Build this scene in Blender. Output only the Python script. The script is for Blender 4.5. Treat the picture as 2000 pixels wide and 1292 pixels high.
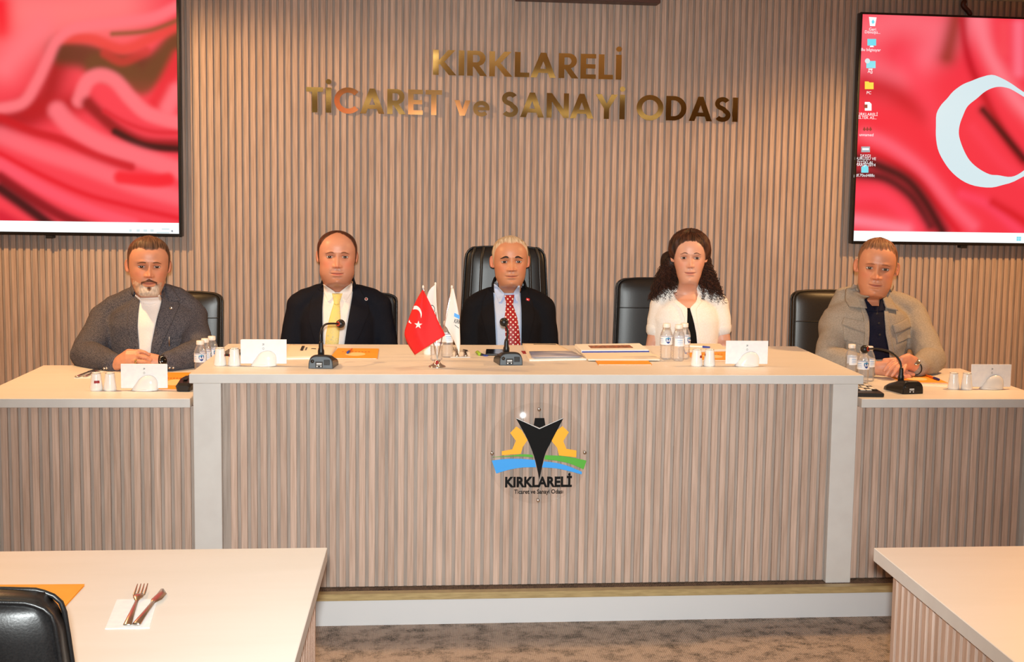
import bpy, bmesh, math, random
import numpy as np
from mathutils import Vector, Matrix, noise
from mathutils.bvhtree import BVHTree

for o in list(bpy.data.objects):
    bpy.data.objects.remove(o, do_unlink=True)
S = bpy.context.scene
COL = S.collection
random.seed(7)
R = random.Random(11)
PI = math.pi

# ------------------------------------------------------------------ camera
CAM_H = 1.625
F_PX, PPX, PPY = 2386.28, 1072.612, 599.266
YAW, PITCH, ROLL = 0.0982880, 0.0957207, -0.0169069
_fw = np.array([math.sin(YAW)*math.cos(PITCH), math.cos(YAW)*math.cos(PITCH), -math.sin(PITCH)])
_r0 = np.array([math.cos(YAW), -math.sin(YAW), 0.0])
_d0 = np.cross(_fw, _r0)
_rt = math.cos(ROLL)*_r0 + math.sin(ROLL)*_d0
_dn = -math.sin(ROLL)*_r0 + math.cos(ROLL)*_d0
cd = bpy.data.cameras.new('camera')
cd.sensor_width = 36.0
cd.sensor_fit = 'HORIZONTAL'
cd.lens = F_PX/2000*36
cd.shift_x = (1000-PPX)/2000
cd.shift_y = -(646-PPY)/2000
cd.clip_start = 0.05
cam = bpy.data.objects.new('camera', cd)
COL.objects.link(cam)
cam.matrix_world = Matrix(((_rt[0], -_dn[0], -_fw[0], 0), (_rt[1], -_dn[1], -_fw[1], 0),
                           (_rt[2], -_dn[2], -_fw[2], CAM_H), (0, 0, 0, 1)))
S.camera = cam

def ray(x, y):
    return _rt*((x-PPX)/F_PX) + _dn*((y-PPY)/F_PX) + _fw
def at(x, y, Y):
    """measured photo point -> place on the vertical plane at depth Y"""
    w = ray(x, y); w = w*(Y/w[1]); return Vector((w[0], w[1], w[2]+CAM_H))
def on(x, y, Z):
    """measured photo point -> place on the horizontal plane at height Z"""
    w = ray(x, y); w = w*((Z-CAM_H)/w[2]); return Vector((w[0], w[1], Z))

# ------------------------------------------------------------------ world, lights, exposure
wd = bpy.data.worlds.new('world'); S.world = wd; wd.use_nodes = True
wd.node_tree.nodes['Background'].inputs[0].default_value = (0.8, 0.85, 1.0, 1)
wd.node_tree.nodes['Background'].inputs[1].default_value = 0.02
S.view_settings.view_transform = 'Standard'
S.view_settings.look = 'None'
S.view_settings.exposure = 0.0
S.view_settings.gamma = 1.0
S.view_settings.use_curve_mapping = False

def lamp(name, kind, loc, energy, color, size=0.1, target=None, spot=None, blend=0.5, size_y=None):
    l = bpy.data.lights.new(name, kind); l.energy = energy; l.color = color
    if kind == 'AREA':
        l.size = size
        if size_y: l.shape = 'RECTANGLE'; l.size_y = size_y
    else:
        l.shadow_soft_size = size
    if kind == 'SPOT':
        l.spot_size = math.radians(spot); l.spot_blend = blend
    o = bpy.data.objects.new(name, l); COL.objects.link(o); o.location = loc
    if target is not None:
        o.rotation_euler = (Vector(target)-Vector(loc)).to_track_quat('-Z', 'Y').to_euler()
    return o

WARM = (1.0, 0.50, 0.20)
# the flash on top of the photographer's camera
lamp('camera_flash', 'SPOT', (-0.005, -0.05, 1.705), 815, (0.945, 1.0, 0.99), 0.035, at(960, 750, 5.0), 62, 1.0)
def panel(name, loc, e, color, sx, sy, spread):
    o = lamp(name, 'AREA', loc, e, color, sx, (loc[0], loc[1], 0), size_y=sy)
    o.rotation_euler = (0, 0, 0); o.data.spread = math.radians(spread); return o
# recessed warm downlights in the ceiling above the dais: wide ones at the sides, narrow ones over the centre desk
for nm, x, y, e, a, b, c in (('downlight_left', -1.95, 5.05, 150, 176, 0.2, (1, 0.58, 0.235)), ('downlight_right', 2.95, 5.05, 156, 162, 0.3, (1, 0.555, 0.213)),
                             ('downlight_mid', -0.75, 4.95, 27, 66, 0.7, (1, 0.68, 0.40)), ('downlight_mid', 0.40, 4.95, 27, 66, 0.7, (1, 0.68, 0.40)), ('downlight_mid', 1.55, 4.95, 27, 66, 0.7, (1, 0.68, 0.40))):
    lamp(nm, 'SPOT', (x, y, 2.66), e, c, 0.05, (x, y, 0), a, b)
# and over the hall tables
panel('downlights_hall', (2.2, 2.1, 2.67), 6, (1.0, 0.66, 0.40), 3.0, 1.0, 70)

# ------------------------------------------------------------------ helpers
def put(name, me, parent=None, loc=None, **kw):
    o = bpy.data.objects.new(name, me); COL.objects.link(o)
    if parent is not None: o.parent = parent
    if loc is not None: o.location = loc
    for k, v in kw.items(): o[k] = v
    return o
def thing(name, label, cat, loc=(0, 0, 0), rz=0.0, group=None):
    o = bpy.data.objects.new(name, None); COL.objects.link(o)
    o.empty_display_size = 0.05
    o.location = loc; o.rotation_euler = (0, 0, rz)
    o['label'] = label; o['category'] = cat
    if group: o['group'] = group
    return o
def tag(o, label, cat, group=None):
    o['label'] = label; o['category'] = cat
    if group: o['group'] = group
    return o
def dup(root, loc, rz=None, label=None):
    r = root.copy(); COL.objects.link(r); r.location = loc
    if rz is not None: r.rotation_euler = (0, 0, rz)
    if label: r['label'] = label
    for ch in list(root.children):
        c = ch.copy(); COL.objects.link(c); c.parent = r
        for g in list(ch.children):
            d = g.copy(); COL.objects.link(d); d.parent = c
    return r
def mesh(name, vs, fs, mat=None, smooth=False, col=None):
    me = bpy.data.meshes.new(name)
    me.from_pydata([tuple(v) for v in vs], [], [tuple(f) for f in fs])
    if mat is not None: me.materials.append(mat)
    if smooth:
        me.polygons.foreach_set('use_smooth', [True]*len(me.polygons))
    if col is not None:
        a = me.color_attributes.new('Col', 'FLOAT_COLOR', 'POINT')
        arr = np.ones((len(vs), 4), np.float32); arr[:, :3] = np.asarray(col)[:, :3]
        a.data.foreach_set('color', arr.ravel())
    me.update()
    return me
def from_bm(name, bm, mat=None, smooth=False):
    bmesh.ops.recalc_face_normals(bm, faces=bm.faces)
    me = bpy.data.meshes.new(name); bm.to_mesh(me); bm.free()
    if mat is not None: me.materials.append(mat)
    if smooth: me.polygons.foreach_set('use_smooth', [True]*len(me.polygons))
    return me
def box(name, lo, hi, mat, bev=0.0, seg=2, smooth=False):
    bm = bmesh.new()
    bmesh.ops.create_cube(bm, size=1)
    lo = Vector(lo); hi = Vector(hi)
    for v in bm.verts:
        v.co = Vector([(lo[i]+hi[i])/2 + v.co[i]*(hi[i]-lo[i]) for i in range(3)])
    if bev > 0:
        bmesh.ops.bevel(bm, geom=list(bm.edges), offset=bev, segments=seg, affect='EDGES', profile=0.6)
    me = from_bm(name, bm, mat)
    if bev > 0 and smooth: me.polygons.foreach_set('use_smooth', [True]*len(me.polygons))
    return me
def lathe(name, prof, mat, seg=28, smooth=True):
    vs = []; fs = []
    n = len(prof)
    for r, z in prof:
        for k in range(seg):
            a = 2*PI*k/seg
            vs.append((r*math.cos(a), r*math.sin(a), z))
    for i in range(n-1):
        for k in range(seg):
            k2 = (k+1) % seg
            fs.append((i*seg+k, i*seg+k2, (i+1)*seg+k2, (i+1)*seg+k))
    if prof[0][0] > 1e-5: fs.append(tuple(range(seg))[::-1])
    if prof[-1][0] > 1e-5: fs.append(tuple((n-1)*seg+k for k in range(seg)))
    return mesh(name, vs, fs, mat, smooth)
def tube_vf(pts, radii, seg=10, flat=1.0, side=None, base=0):
    """round or flattened tube along points, rounded ends"""
    P = [Vector(p) for p in pts]; Rr = list(radii)
    # rounded end caps
    d0 = (P[0]-P[1]).normalized(); d1 = (P[-1]-P[-2]).normalized()
    fp = float(flat) if not isinstance(flat, (list, tuple)) else None
    fl = [fp]*len(P) if fp is not None else list(flat)
    def cap(p, d, r, f):
        return [(p+d*r*0.92*f, r*0.25, f), (p+d*r*0.72*f, r*0.66, f), (p+d*r*0.38*f, r*0.92, f)]
    seq = cap(P[0], d0, Rr[0], fl[0]) + [(P[i], Rr[i], fl[i]) for i in range(len(P))] + cap(P[-1], d1, Rr[-1], fl[-1])[::-1]
    vs = []; fs = []
    prev = Vector(side) if side is not None else None
    for i, (p, r, f) in enumerate(seq):
        a = seq[max(0, i-1)][0]; b = seq[min(len(seq)-1, i+1)][0]
        t = (b-a).normalized()
        if prev is None:
            prev = Vector((0, 0, 1)) if abs(t.z) < 0.9 else Vector((1, 0, 0))
        s = prev - t*prev.dot(t)
        if s.length < 1e-4: s = t.orthogonal()
        s.normalize(); u = t.cross(s)
        prev = s
        for k in range(seg):
            an = 2*PI*k/seg
            vs.append(p + s*(r*math.cos(an)) + u*(r*f*math.sin(an)))
    m = len(seq)
    for i in range(m-1):
        for k in range(seg):
            k2 = (k+1) % seg
            fs.append((base+i*seg+k, base+i*seg+k2, base+(i+1)*seg+k2, base+(i+1)*seg+k))
    fs.append(tuple(base+k for k in range(seg))[::-1])
    fs.append(tuple(base+(m-1)*seg+k for k in range(seg)))
    return vs, fs
def tube(name, pts, radii, mat, seg=10, flat=1.0, side=None):
    if not isinstance(radii, (list, tuple)): radii = [radii]*len(pts)
    vs, fs = tube_vf(pts, radii, seg, flat, side)
    return mesh(name, vs, fs, mat, True)
def spline(pts, n):
    """Catmull-Rom through points"""
    P = [Vector(p) for p in pts]; out = []
    m = len(P)-1
    for j in range(n+1):
        t = j/n*m; i = min(int(t), m-1); t -= i
        p0 = P[max(i-1, 0)]; p1 = P[i]; p2 = P[i+1]; p3 = P[min(i+2, m)]
        out.append(0.5*((2*p1) + (p2-p0)*t + (2*p0-5*p1+4*p2-p3)*t*t + (3*p1-p0-3*p2+p3)*t*t*t))
    return out
def prism(name, poly, y0, y1, mat, holes=(), bev=0.0):
    """outline in x,z with holes, extruded between two depths"""
    cu = bpy.data.curves.new(name, 'CURVE'); cu.dimensions = '2D'; cu.fill_mode = 'BOTH'
    cu.extrude = abs(y1-y0)/2; cu.bevel_depth = bev
    for pl in [poly]+list(holes):
        sp = cu.splines.new('POLY'); sp.points.add(len(pl)-1); sp.use_cyclic_u = True
        for q, (x, z) in zip(sp.points, pl): q.co = (x, z, 0, 1)
    return curve_mesh(name, cu, (y0+y1)/2, mat)
def curve_mesh(name, cu, yc, mat):
    ob = bpy.data.objects.new('tmp', cu); COL.objects.link(ob)
    dg = bpy.context.evaluated_depsgraph_get()
    me = bpy.data.meshes.new_from_object(ob.evaluated_get(dg))
    bpy.data.objects.remove(ob, do_unlink=True)
    # local x,y -> world x,z ; curve front faces -y
    co = np.zeros(len(me.vertices)*3); me.vertices.foreach_get('co', co); co = co.reshape(-1, 3)
    new = np.stack([co[:, 0], yc-co[:, 2], co[:, 1]], 1)
    me.vertices.foreach_set('co', new.ravel()); me.update()
    me.materials.clear(); me.materials.append(mat); me.name = name
    return me
def text(name, body, size, mat, thick=0.0005, sx=1.0, align='CENTER', bold=0.0, spacing=1.0):
    cu = bpy.data.curves.new(name, 'FONT'); cu.body = body; cu.size = size
    cu.extrude = thick; cu.align_x = align; cu.align_y = 'BOTTOM_BASELINE' if False else 'TOP_BASELINE' if False else 'BOTTOM'
    cu.offset = bold; cu.space_character = spacing; cu.resolution_u = 3
    me = curve_mesh(name, cu, 0, mat)
    co = np.zeros(len(me.vertices)*3); me.vertices.foreach_get('co', co); co = co.reshape(-1, 3)
    co[:, 0] *= sx; me.vertices.foreach_set('co', co.ravel()); me.update()
    return me
def fit_text(me, x0, x1, z0, z1):
    co = np.zeros(len(me.vertices)*3); me.vertices.foreach_get('co', co); co = co.reshape(-1, 3)
    for a, lo, hi in ((0, x0, x1), (2, z0, z1)):
        mn, mx = co[:, a].min(), co[:, a].max()
        co[:, a] = lo + (co[:, a]-mn)/(mx-mn)*(hi-lo)
    me.vertices.foreach_set('co', co.ravel()); me.update()
    return me

# ------------------------------------------------------------------ materials
def srgb(r, g, b):
    f = lambda c: (c/255/12.92) if c/255 <= 0.04045 else ((c/255+0.055)/1.055)**2.4
    return (f(r), f(g), f(b), 1)
def mat(name, color, rough=0.5, metal=0.0, spec=0.5, coat=0.0, alpha=1.0):
    m = bpy.data.materials.new(name); m.use_nodes = True
    b = m.node_tree.nodes['Principled BSDF']
    b.inputs['Base Color'].default_value = color
    b.inputs['Roughness'].default_value = rough
    b.inputs['Metallic'].default_value = metal
    b.inputs['Specular IOR Level'].default_value = spec
    b.inputs['Coat Weight'].default_value = coat
    return m
def nodes(m):
    nt = m.node_tree
    return nt, nt.nodes, nt.links, nt.nodes['Principled BSDF']
def noisy(name, c1, c2, scale=(1, 1, 1), nscale=5.0, detail=4, rough=0.5, bump=0.0, spec=0.5, lo=0.35, hi=0.65, metal=0.0, obj_rand=0.0, bump_scale=None):
    m = mat(name, c1, rough, metal, spec); nt, N, L, b = nodes(m)
    tc = N.new('ShaderNodeTexCoord'); mp = N.new('ShaderNodeMapping'); mp.inputs['Scale'].default_value = scale
    L.new(tc.outputs['Object'], mp.inputs['Vector'])
    vec = mp.outputs['Vector']
    oi = None
    if obj_rand > 0:
        oi = N.new('ShaderNodeObjectInfo')
        ad = N.new('ShaderNodeVectorMath'); ad.operation = 'ADD'
        mu = N.new('ShaderNodeMath'); mu.operation = 'MULTIPLY'; mu.inputs[1].default_value = 57.0
        L.new(oi.outputs['Random'], mu.inputs[0]); L.new(mu.outputs[0], ad.inputs[1]); L.new(vec, ad.inputs[0]); vec = ad.outputs[0]
    nz = N.new('ShaderNodeTexNoise'); nz.inputs['Scale'].default_value = nscale; nz.inputs['Detail'].default_value = detail
    L.new(vec, nz.inputs['Vector'])
    cr = N.new('ShaderNodeValToRGB'); cr.color_ramp.elements[0].color = c1; cr.color_ramp.elements[1].color = c2
    cr.color_ramp.elements[0].position = lo; cr.color_ramp.elements[1].position = hi
    L.new(nz.outputs['Fac'], cr.inputs['Fac'])
    out = cr.outputs['Color']
    if oi is not None:
        hs = N.new('ShaderNodeHueSaturation')
        mr = N.new('ShaderNodeMapRange'); mr.inputs['To Min'].default_value = 1-obj_rand; mr.inputs['To Max'].default_value = 1+obj_rand
        L.new(oi.outputs['Random'], mr.inputs['Value']); L.new(mr.outputs[0], hs.inputs['Value']); L.new(out, hs.inputs['Color']); out = hs.outputs['Color']
    L.new(out, b.inputs['Base Color'])
    if bump > 0:
        bp = N.new('ShaderNodeBump'); bp.inputs['Strength'].default_value = bump; bp.inputs['Distance'].default_value = 0.002
        src = nz.outputs['Fac']
        if bump_scale:
            n2 = N.new('ShaderNodeTexNoise'); n2.inputs['Scale'].default_value = bump_scale; n2.inputs['Detail'].default_value = 3
            L.new(vec, n2.inputs['Vector']); src = n2.outputs['Fac']
        L.new(src, bp.inputs['Height']); L.new(bp.outputs[0], b.inputs['Normal'])
    return m
def vcol_mat(name, rough=0.5, spec=0.4, bump=0.0, bscale=300.0, stretch=(1, 1, 1), sss=0.0, emit=0.0):
    m = mat(name, (1, 1, 1, 1), rough, 0, spec); nt, N, L, b = nodes(m)
    a = N.new('ShaderNodeAttribute'); a.attribute_name = 'Col'
    if emit > 0:
        b.inputs['Base Color'].default_value = (0.01, 0.01, 0.01, 1)
        L.new(a.outputs['Color'], b.inputs['Emission Color']); b.inputs['Emission Strength'].default_value = emit
    else:
        L.new(a.outputs['Color'], b.inputs['Base Color'])
    if sss > 0:
        b.inputs['Subsurface Weight'].default_value = sss
        b.inputs['Subsurface Radius'].default_value = (0.012, 0.004, 0.002)
        b.inputs['Subsurface Scale'].default_value = 1.0
    if bump > 0:
        tc = N.new('ShaderNodeTexCoord'); mp = N.new('ShaderNodeMapping'); mp.inputs['Scale'].default_value = stretch
        L.new(tc.outputs['Object'], mp.inputs['Vector'])
        nz = N.new('ShaderNodeTexNoise'); nz.inputs['Scale'].default_value = bscale; nz.inputs['Detail'].default_value = 3
        L.new(mp.outputs[0], nz.inputs['Vector'])
        bp = N.new('ShaderNodeBump'); bp.inputs['Strength'].default_value = bump; bp.inputs['Distance'].default_value = 0.002
        L.new(nz.outputs['Fac'], bp.inputs['Height']); L.new(bp.outputs[0], b.inputs['Normal'])
    return m
def clear_mat(name, tint, gloss=0.12, rough=0.03, milk=0.0):
    m = bpy.data.materials.new(name); m.use_nodes = True; nt = m.node_tree; N = nt.nodes; L = nt.links
    N.remove(N['Principled BSDF']); out = N['Material Output']
    t = N.new('ShaderNodeBsdfTransparent'); t.inputs[0].default_value = tint
    g = N.new('ShaderNodeBsdfGlossy'); g.inputs['Roughness'].default_value = rough
    lw = N.new('ShaderNodeLayerWeight'); lw.inputs['Blend'].default_value = 0.25
    mr = N.new('ShaderNodeMapRange'); mr.inputs['To Min'].default_value = gloss*0.4; mr.inputs['To Max'].default_value = min(1, gloss*4)
    mx = N.new('ShaderNodeMixShader')
    L.new(lw.outputs['Fresnel'], mr.inputs['Value']); L.new(mr.outputs[0], mx.inputs[0])
    L.new(t.outputs[0], mx.inputs[1]); L.new(g.outputs[0], mx.inputs[2])
    last = mx.outputs[0]
    if milk > 0:
        df = N.new('ShaderNodeBsdfDiffuse'); df.inputs[0].default_value = (.95, .95, .96, 1)
        m2 = N.new('ShaderNodeMixShader'); m2.inputs[0].default_value = milk
        L.new(last, m2.inputs[1]); L.new(df.outputs[0], m2.inputs[2]); last = m2.outputs[0]
    L.new(last, out.inputs['Surface'])
    return m

M = {}
M['slat'] = noisy('slat_wood', srgb(178, 150, 133), srgb(206, 179, 163), (30, 30, 1.3), 4.0, 5, 0.6, 0.15, 0.25, 0.3, 0.7, obj_rand=0.09)
M['slat_back'] = noisy('slat_backing', srgb(158, 143, 133), srgb(177, 162, 152), (30, 30, 1.3), 4.0, 4, 0.7, 0.0, 0.2)
M['top'] = noisy('cream_laminate', srgb(228, 222, 214), srgb(231, 225, 218), (1.0, 6, 6), 3.0, 3, 0.42, 0.0, 0.4)
M['edge'] = noisy('cream_edge', srgb(208, 203, 199), srgb(213, 209, 205), (3, 3, 3), 4.0, 3, 0.5, 0.0, 0.35)
M['riser'] = mat('white_riser', srgb(211, 210, 211), 0.4)
M['brass'] = noisy('brass_nosing', srgb(178, 156, 112), srgb(200, 178, 130), (8, 60, 60), 2.0, 3, 0.35, 0.0, 0.5, metal=0.35)
M['gold'] = mat('mirror_gold', (0.95, 0.66, 0.25, 1), 0.07, 1.0)
M['goldside'] = mat('gold_edge', (0.35, 0.23, 0.08, 1), 0.3, 1.0)
M['plaster'] = noisy('plaster', srgb(205, 198, 188), srgb(214, 207, 198), (2, 2, 2), 3.0, 3, 0.8)
M['ceiling'] = noisy('ceiling_paint', srgb(222, 216, 206), srgb(228, 222, 213), (2, 2, 2), 3.0, 3, 0.85)
M['black'] = mat('black_plastic', srgb(22, 21, 22), 0.38)
M['blackgloss'] = mat('black_gloss', srgb(10, 10, 12), 0.12)
M['tvframe'] = mat('tv_frame', srgb(24, 20, 20), 0.25)
M['chrome'] = mat('chrome', (0.8, 0.78, 0.75, 1), 0.12, 1.0)
M['steel'] = mat('steel', (0.62, 0.58, 0.52, 1), 0.2, 1.0)
M['leather'] = noisy('black_leather', srgb(22, 21, 22), srgb(32, 30, 30), (1, 1, 1), 300.0, 3, 0.36, 0.10, 0.5)
M['leather_sheen'] = noisy('black_leather_sheen', srgb(38, 31, 22), srgb(48, 40, 30), (1, 1, 1), 300.0, 3, 0.34, 0.10, 0.5)  # black leather with its olive-brown sheen put into the base colour
M['ceramic'] = mat('white_ceramic', srgb(240, 236, 232), 0.15, 0, 0.5, 0.3)
M['paper'] = mat('white_paper', srgb(243, 240, 236), 0.75, 0, 0.2)
M['paperc'] = mat('cream_paper', srgb(238, 226, 208), 0.75, 0, 0.2)
M['orange'] = noisy('orange_card', srgb(244, 160, 44), srgb(248, 168, 52), (2, 2, 2), 6, 2, 0.55, 0, 0.3)
M['cream_print'] = mat('cream_print', srgb(252, 214, 150), 0.55)
M['ink'] = mat('ink', srgb(40, 36, 36), 0.6)
M['inkred'] = mat('red_ink', srgb(150, 30, 36), 0.6)
M['inkorange'] = mat('orange_ink', srgb(206, 104, 24), 0.6)
M['blue'] = mat('blue_plastic', srgb(40, 66, 160), 0.35)
M['navyblue'] = mat('navy_plastic', srgb(36, 40, 110), 0.35)
M['green'] = mat('green_plastic', srgb(150, 185, 50), 0.4)
M['orangepl'] = mat('orange_plastic', srgb(235, 110, 30), 0.35)
M['logo_black'] = mat('logo_black', srgb(10, 9, 9), 0.7, 0, 0.2)
M['logo_yellow'] = mat('logo_yellow', srgb(255, 178, 28), 0.45)
M['logo_blue'] = mat('logo_blue', srgb(56, 160, 240), 0.45)
M['logo_green'] = mat('logo_green', srgb(82, 172, 50), 0.45)
M['acrylic'] = clear_mat('clear_acrylic', (0.988, 0.986, 0.984, 1), 0.035, 0.06)
M['pet'] = clear_mat('clear_bottle', (0.985, 0.985, 0.99, 1), 0.16, 0.10, 0.10)
M['cap'] = mat('white_cap', srgb(240, 232, 222), 0.4)
M['lab_white'] = mat('label_white', srgb(238, 240, 245), 0.4)
M['lab_blue'] = mat('label_blue', srgb(28, 62, 140), 0.4)
M['lab_cyan'] = mat('label_cyan', srgb(60, 150, 190), 0.4)
M['lab_light'] = mat('label_light_blue', srgb(150, 190, 232), 0.4)
M['micgrey'] = mat('mic_panel_grey', srgb(88, 98, 106), 0.4)
M['micdark'] = mat('mic_body', srgb(30, 28, 28), 0.3)
M['printwhite'] = mat('white_print', srgb(235, 235, 235), 0.5)
M['flagred'] = mat('flag_red', srgb(232, 40, 42), 0.65, 0, 0.25)
M['flagwhite'] = mat('flag_white', srgb(244, 236, 226), 0.65, 0, 0.25)
M['bar'] = noisy('dark_walnut', srgb(70, 34, 22), srgb(86, 44, 28), (1, 20, 20), 4, 3, 0.4)
M['napkin'] = noisy('napkin_paper', srgb(240, 238, 240), srgb(246, 244, 244), (1, 1, 1), 60, 2, 0.8, 0.1, 0.2)
M['redled'] = mat('red_ring', srgb(190, 60, 34), 0.4)

def carpet(name, c1, c2, c3, rib):
    m = mat(name, c1, 0.95, 0, 0.1); nt, N, L, b = nodes(m)
    tc = N.new('ShaderNodeTexCoord')
    n1 = N.new('ShaderNodeTexNoise'); n1.inputs['Scale'].default_value = 13; n1.inputs['Detail'].default_value = 6; n1.inputs['Roughness'].default_value = 0.7
    mp = N.new('ShaderNodeMapping'); mp.inputs['Scale'].default_value = (1.0, 1.15, 1)
    L.new(tc.outputs['Object'], mp.inputs[0]); L.new(mp.outputs[0], n1.inputs['Vector'])
    cr = N.new('ShaderNodeValToRGB'); e = cr.color_ramp.elements
    e[0].position = 0.35; e[0].color = c1; e[1].position = 0.54; e[1].color = c2
    L.new(n1.outputs['Fac'], cr.inputs[0])
    n2 = N.new('ShaderNodeTexNoise'); n2.inputs['Scale'].default_value = 170; n2.inputs['Detail'].default_value = 2
    L.new(tc.outputs['Object'], n2.inputs['Vector'])
    mx = N.new('ShaderNodeMix'); mx.data_type = 'RGBA'; mx.blend_type = 'MIX'
    r2 = N.new('ShaderNodeValToRGB'); r2.color_ramp.elements[0].position = 0.45; r2.color_ramp.elements[1].position = 0.62
    r2.color_ramp.elements[1].color = (0.5, 0.5, 0.5, 1)
    L.new(n2.outputs['Fac'], r2.inputs[0]); L.new(r2.outputs[0], mx.inputs[0]); L.new(cr.outputs[0], mx.inputs[6]); mx.inputs[7].default_value = c3
    L.new(mx.outputs[2], b.inputs['Base Color'])
    wv = N.new('ShaderNodeTexWave'); wv.bands_direction = 'X'; wv.inputs['Scale'].default_value = rib; wv.inputs['Distortion'].default_value = 1.5
    L.new(tc.outputs['Object'], wv.inputs['Vector'])
    ad = N.new('ShaderNodeMath'); ad.operation = 'ADD'; L.new(wv.outputs['Fac'], ad.inputs[0]); L.new(n2.outputs['Fac'], ad.inputs[1])
    bp = N.new('ShaderNodeBump'); bp.inputs['Strength'].default_value = 0.6; bp.inputs['Distance'].default_value = 0.004
    L.new(ad.outputs[0], bp.inputs['Height']); L.new(bp.outputs[0], b.inputs['Normal'])
    return m
M['carpet'] = carpet('mottled_carpet', srgb(84, 78, 74), srgb(172, 155, 144), srgb(192, 175, 163), 45)
M['carpet2'] = carpet('dais_carpet', srgb(80, 70, 64), srgb(120, 100, 86), srgb(150, 124, 104), 45)

# ------------------------------------------------------------------ the room
WALL_Y = 6.58          # front faces of the wall slats
DAIS = 0.121
PITCH_S = 0.0361
CEIL = 2.70
XL, XR, YR = -3.8, 4.8, -3.6

def structure(name, me, loc=None, parent=None):
    o = put(name, me, parent, loc)
    if parent is None: o['kind'] = 'structure'
    return o
structure('floor', box('floor', (XL, YR, -0.05), (XR, 4.47, 0.0), M['carpet']))
structure('floor_dais', box('floor_dais', (XL, 4.47, -0.05), (XR, 6.62, DAIS), M['carpet2']))
rs = structure('trim_1', box('dais_riser', (XL, 4.458, 0.0), (XR, 4.4699, 0.097), M['riser']))
ns = bmesh.new()
nosing = box('nosing', (XL, 4.450, 0.097), (XR, 4.487, DAIS+0.0015), M['brass'], 0.0012, 1)
structure('trim_2', nosing)
structure('ceiling', box('ceiling', (XL, YR, CEIL), (XR, 6.66, CEIL+0.1), M['ceiling']))
structure('wall_left', box('wall_left', (XL-0.1, YR, 0), (XL, 6.66, CEIL), M['plaster']))
structure('wall_right', box('wall_right', (XR, YR, 0), (XR+0.1, 6.66, CEIL), M['plaster']))
structure('wall_rear', box('wall_rear', (XL, YR-0.1, 0), (XR, YR, CEIL), M['plaster']))

# ceiling light strips (glowing diffusers in the ceiling), mirrored by the gold letters
def glow(name, c, st):
    m = mat(name, (.6, .6, .6, 1)); b_ = m.node_tree.nodes['Principled BSDF']
    b_.inputs['Emission Color'].default_value = c; b_.inputs['Emission Strength'].default_value = st
    return m
m_strip = glow('strip_diffuser', (1, .86, .62, 1), 1.5)
ceil = bpy.data.objects['ceiling']
for x0, y0 in ((-2.4, 2.55), (-2.4, 1.75), (-1.6, -1.1), (-1.6, -1.35), (1.2, -1.1), (1.2, -1.35), (-2.4, -2.4), (1.6, -2.4)):
    put('light_strip', box('light_strip', (x0, y0, CEIL-.012), (x0+(2.6 if y0 > 0 else 1.5), y0+(.42 if y0 > 0 else .07), CEIL-.001), m_strip), ceil)
rear = bpy.data.objects['wall_rear']
put('rear_screen', box('rear_screen', (-1.3, YR+.002, 1.5), (.5, YR+.03, 2.52), glow('rear_screen_red', (1, .16, .12, 1), .55)), rear)
put('rear_window', box('rear_window', (-2.7, YR+.002, 1.0), (-1.6, YR+.03, 2.5), glow('rear_window_green', (.42, .55, .34, 1), .8)), rear)

# slatted back wall: backing plus one object per slat
wall = structure('wall_back', box('wall_back', (XL, WALL_Y+0.0108, DAIS), (XR, WALL_Y+0.08, CEIL), M['slat_back']))
SL_W = 0.0232
def slat_mesh(name, w, d, h, m):
    vs = [(-w/2, d, 0), (-w/2, 0.0012, 0), (-w/2+0.0012, 0, 0), (w/2-0.0012, 0, 0), (w/2, 0.0012, 0), (w/2, d, 0)]
    n = len(vs); vs = vs + [(x, y, h) for x, y, z in vs]
    fs = [(i, i+1, n+i+1, n+i) for i in range(n-1)] + [tuple(range(n))[::-1], tuple(range(n, 2*n))]
    return mesh(name, vs, fs, m)
wall_slat = slat_mesh('slat', SL_W, 0.0110, CEIL-DAIS-0.002, M['slat'])
x = -1.2252 + SL_W/2 + 0.001
while x - PITCH_S > XL+0.03: x -= PITCH_S
k = 0
while x < XR-0.02:
    put('slat', wall_slat, wall, (x, WALL_Y, DAIS+0.001)); x += PITCH_S

# dark wooden rail along the top of the wall and the cable above the television
o = put('wall_rail', box('wall_rail', (0.44, 6.47, 2.612), (1.20, 6.575, 2.69), M['bar'], 0.004, 2))
tag(o, 'dark walnut rail fixed high on the slatted wall above the gold letters', 'rail')
cb = tube('cable', spline([(2.900, 6.563, 2.685), (2.895, 6.563, 2.665), (2.925, 6.563, 2.635), (2.935, 6.563, 2.622)], 14), 0.0145, M['bar'], 8)
tag(put('cable', cb), 'thick dark brown cable dropping from the ceiling behind the right television', 'cable')

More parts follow.
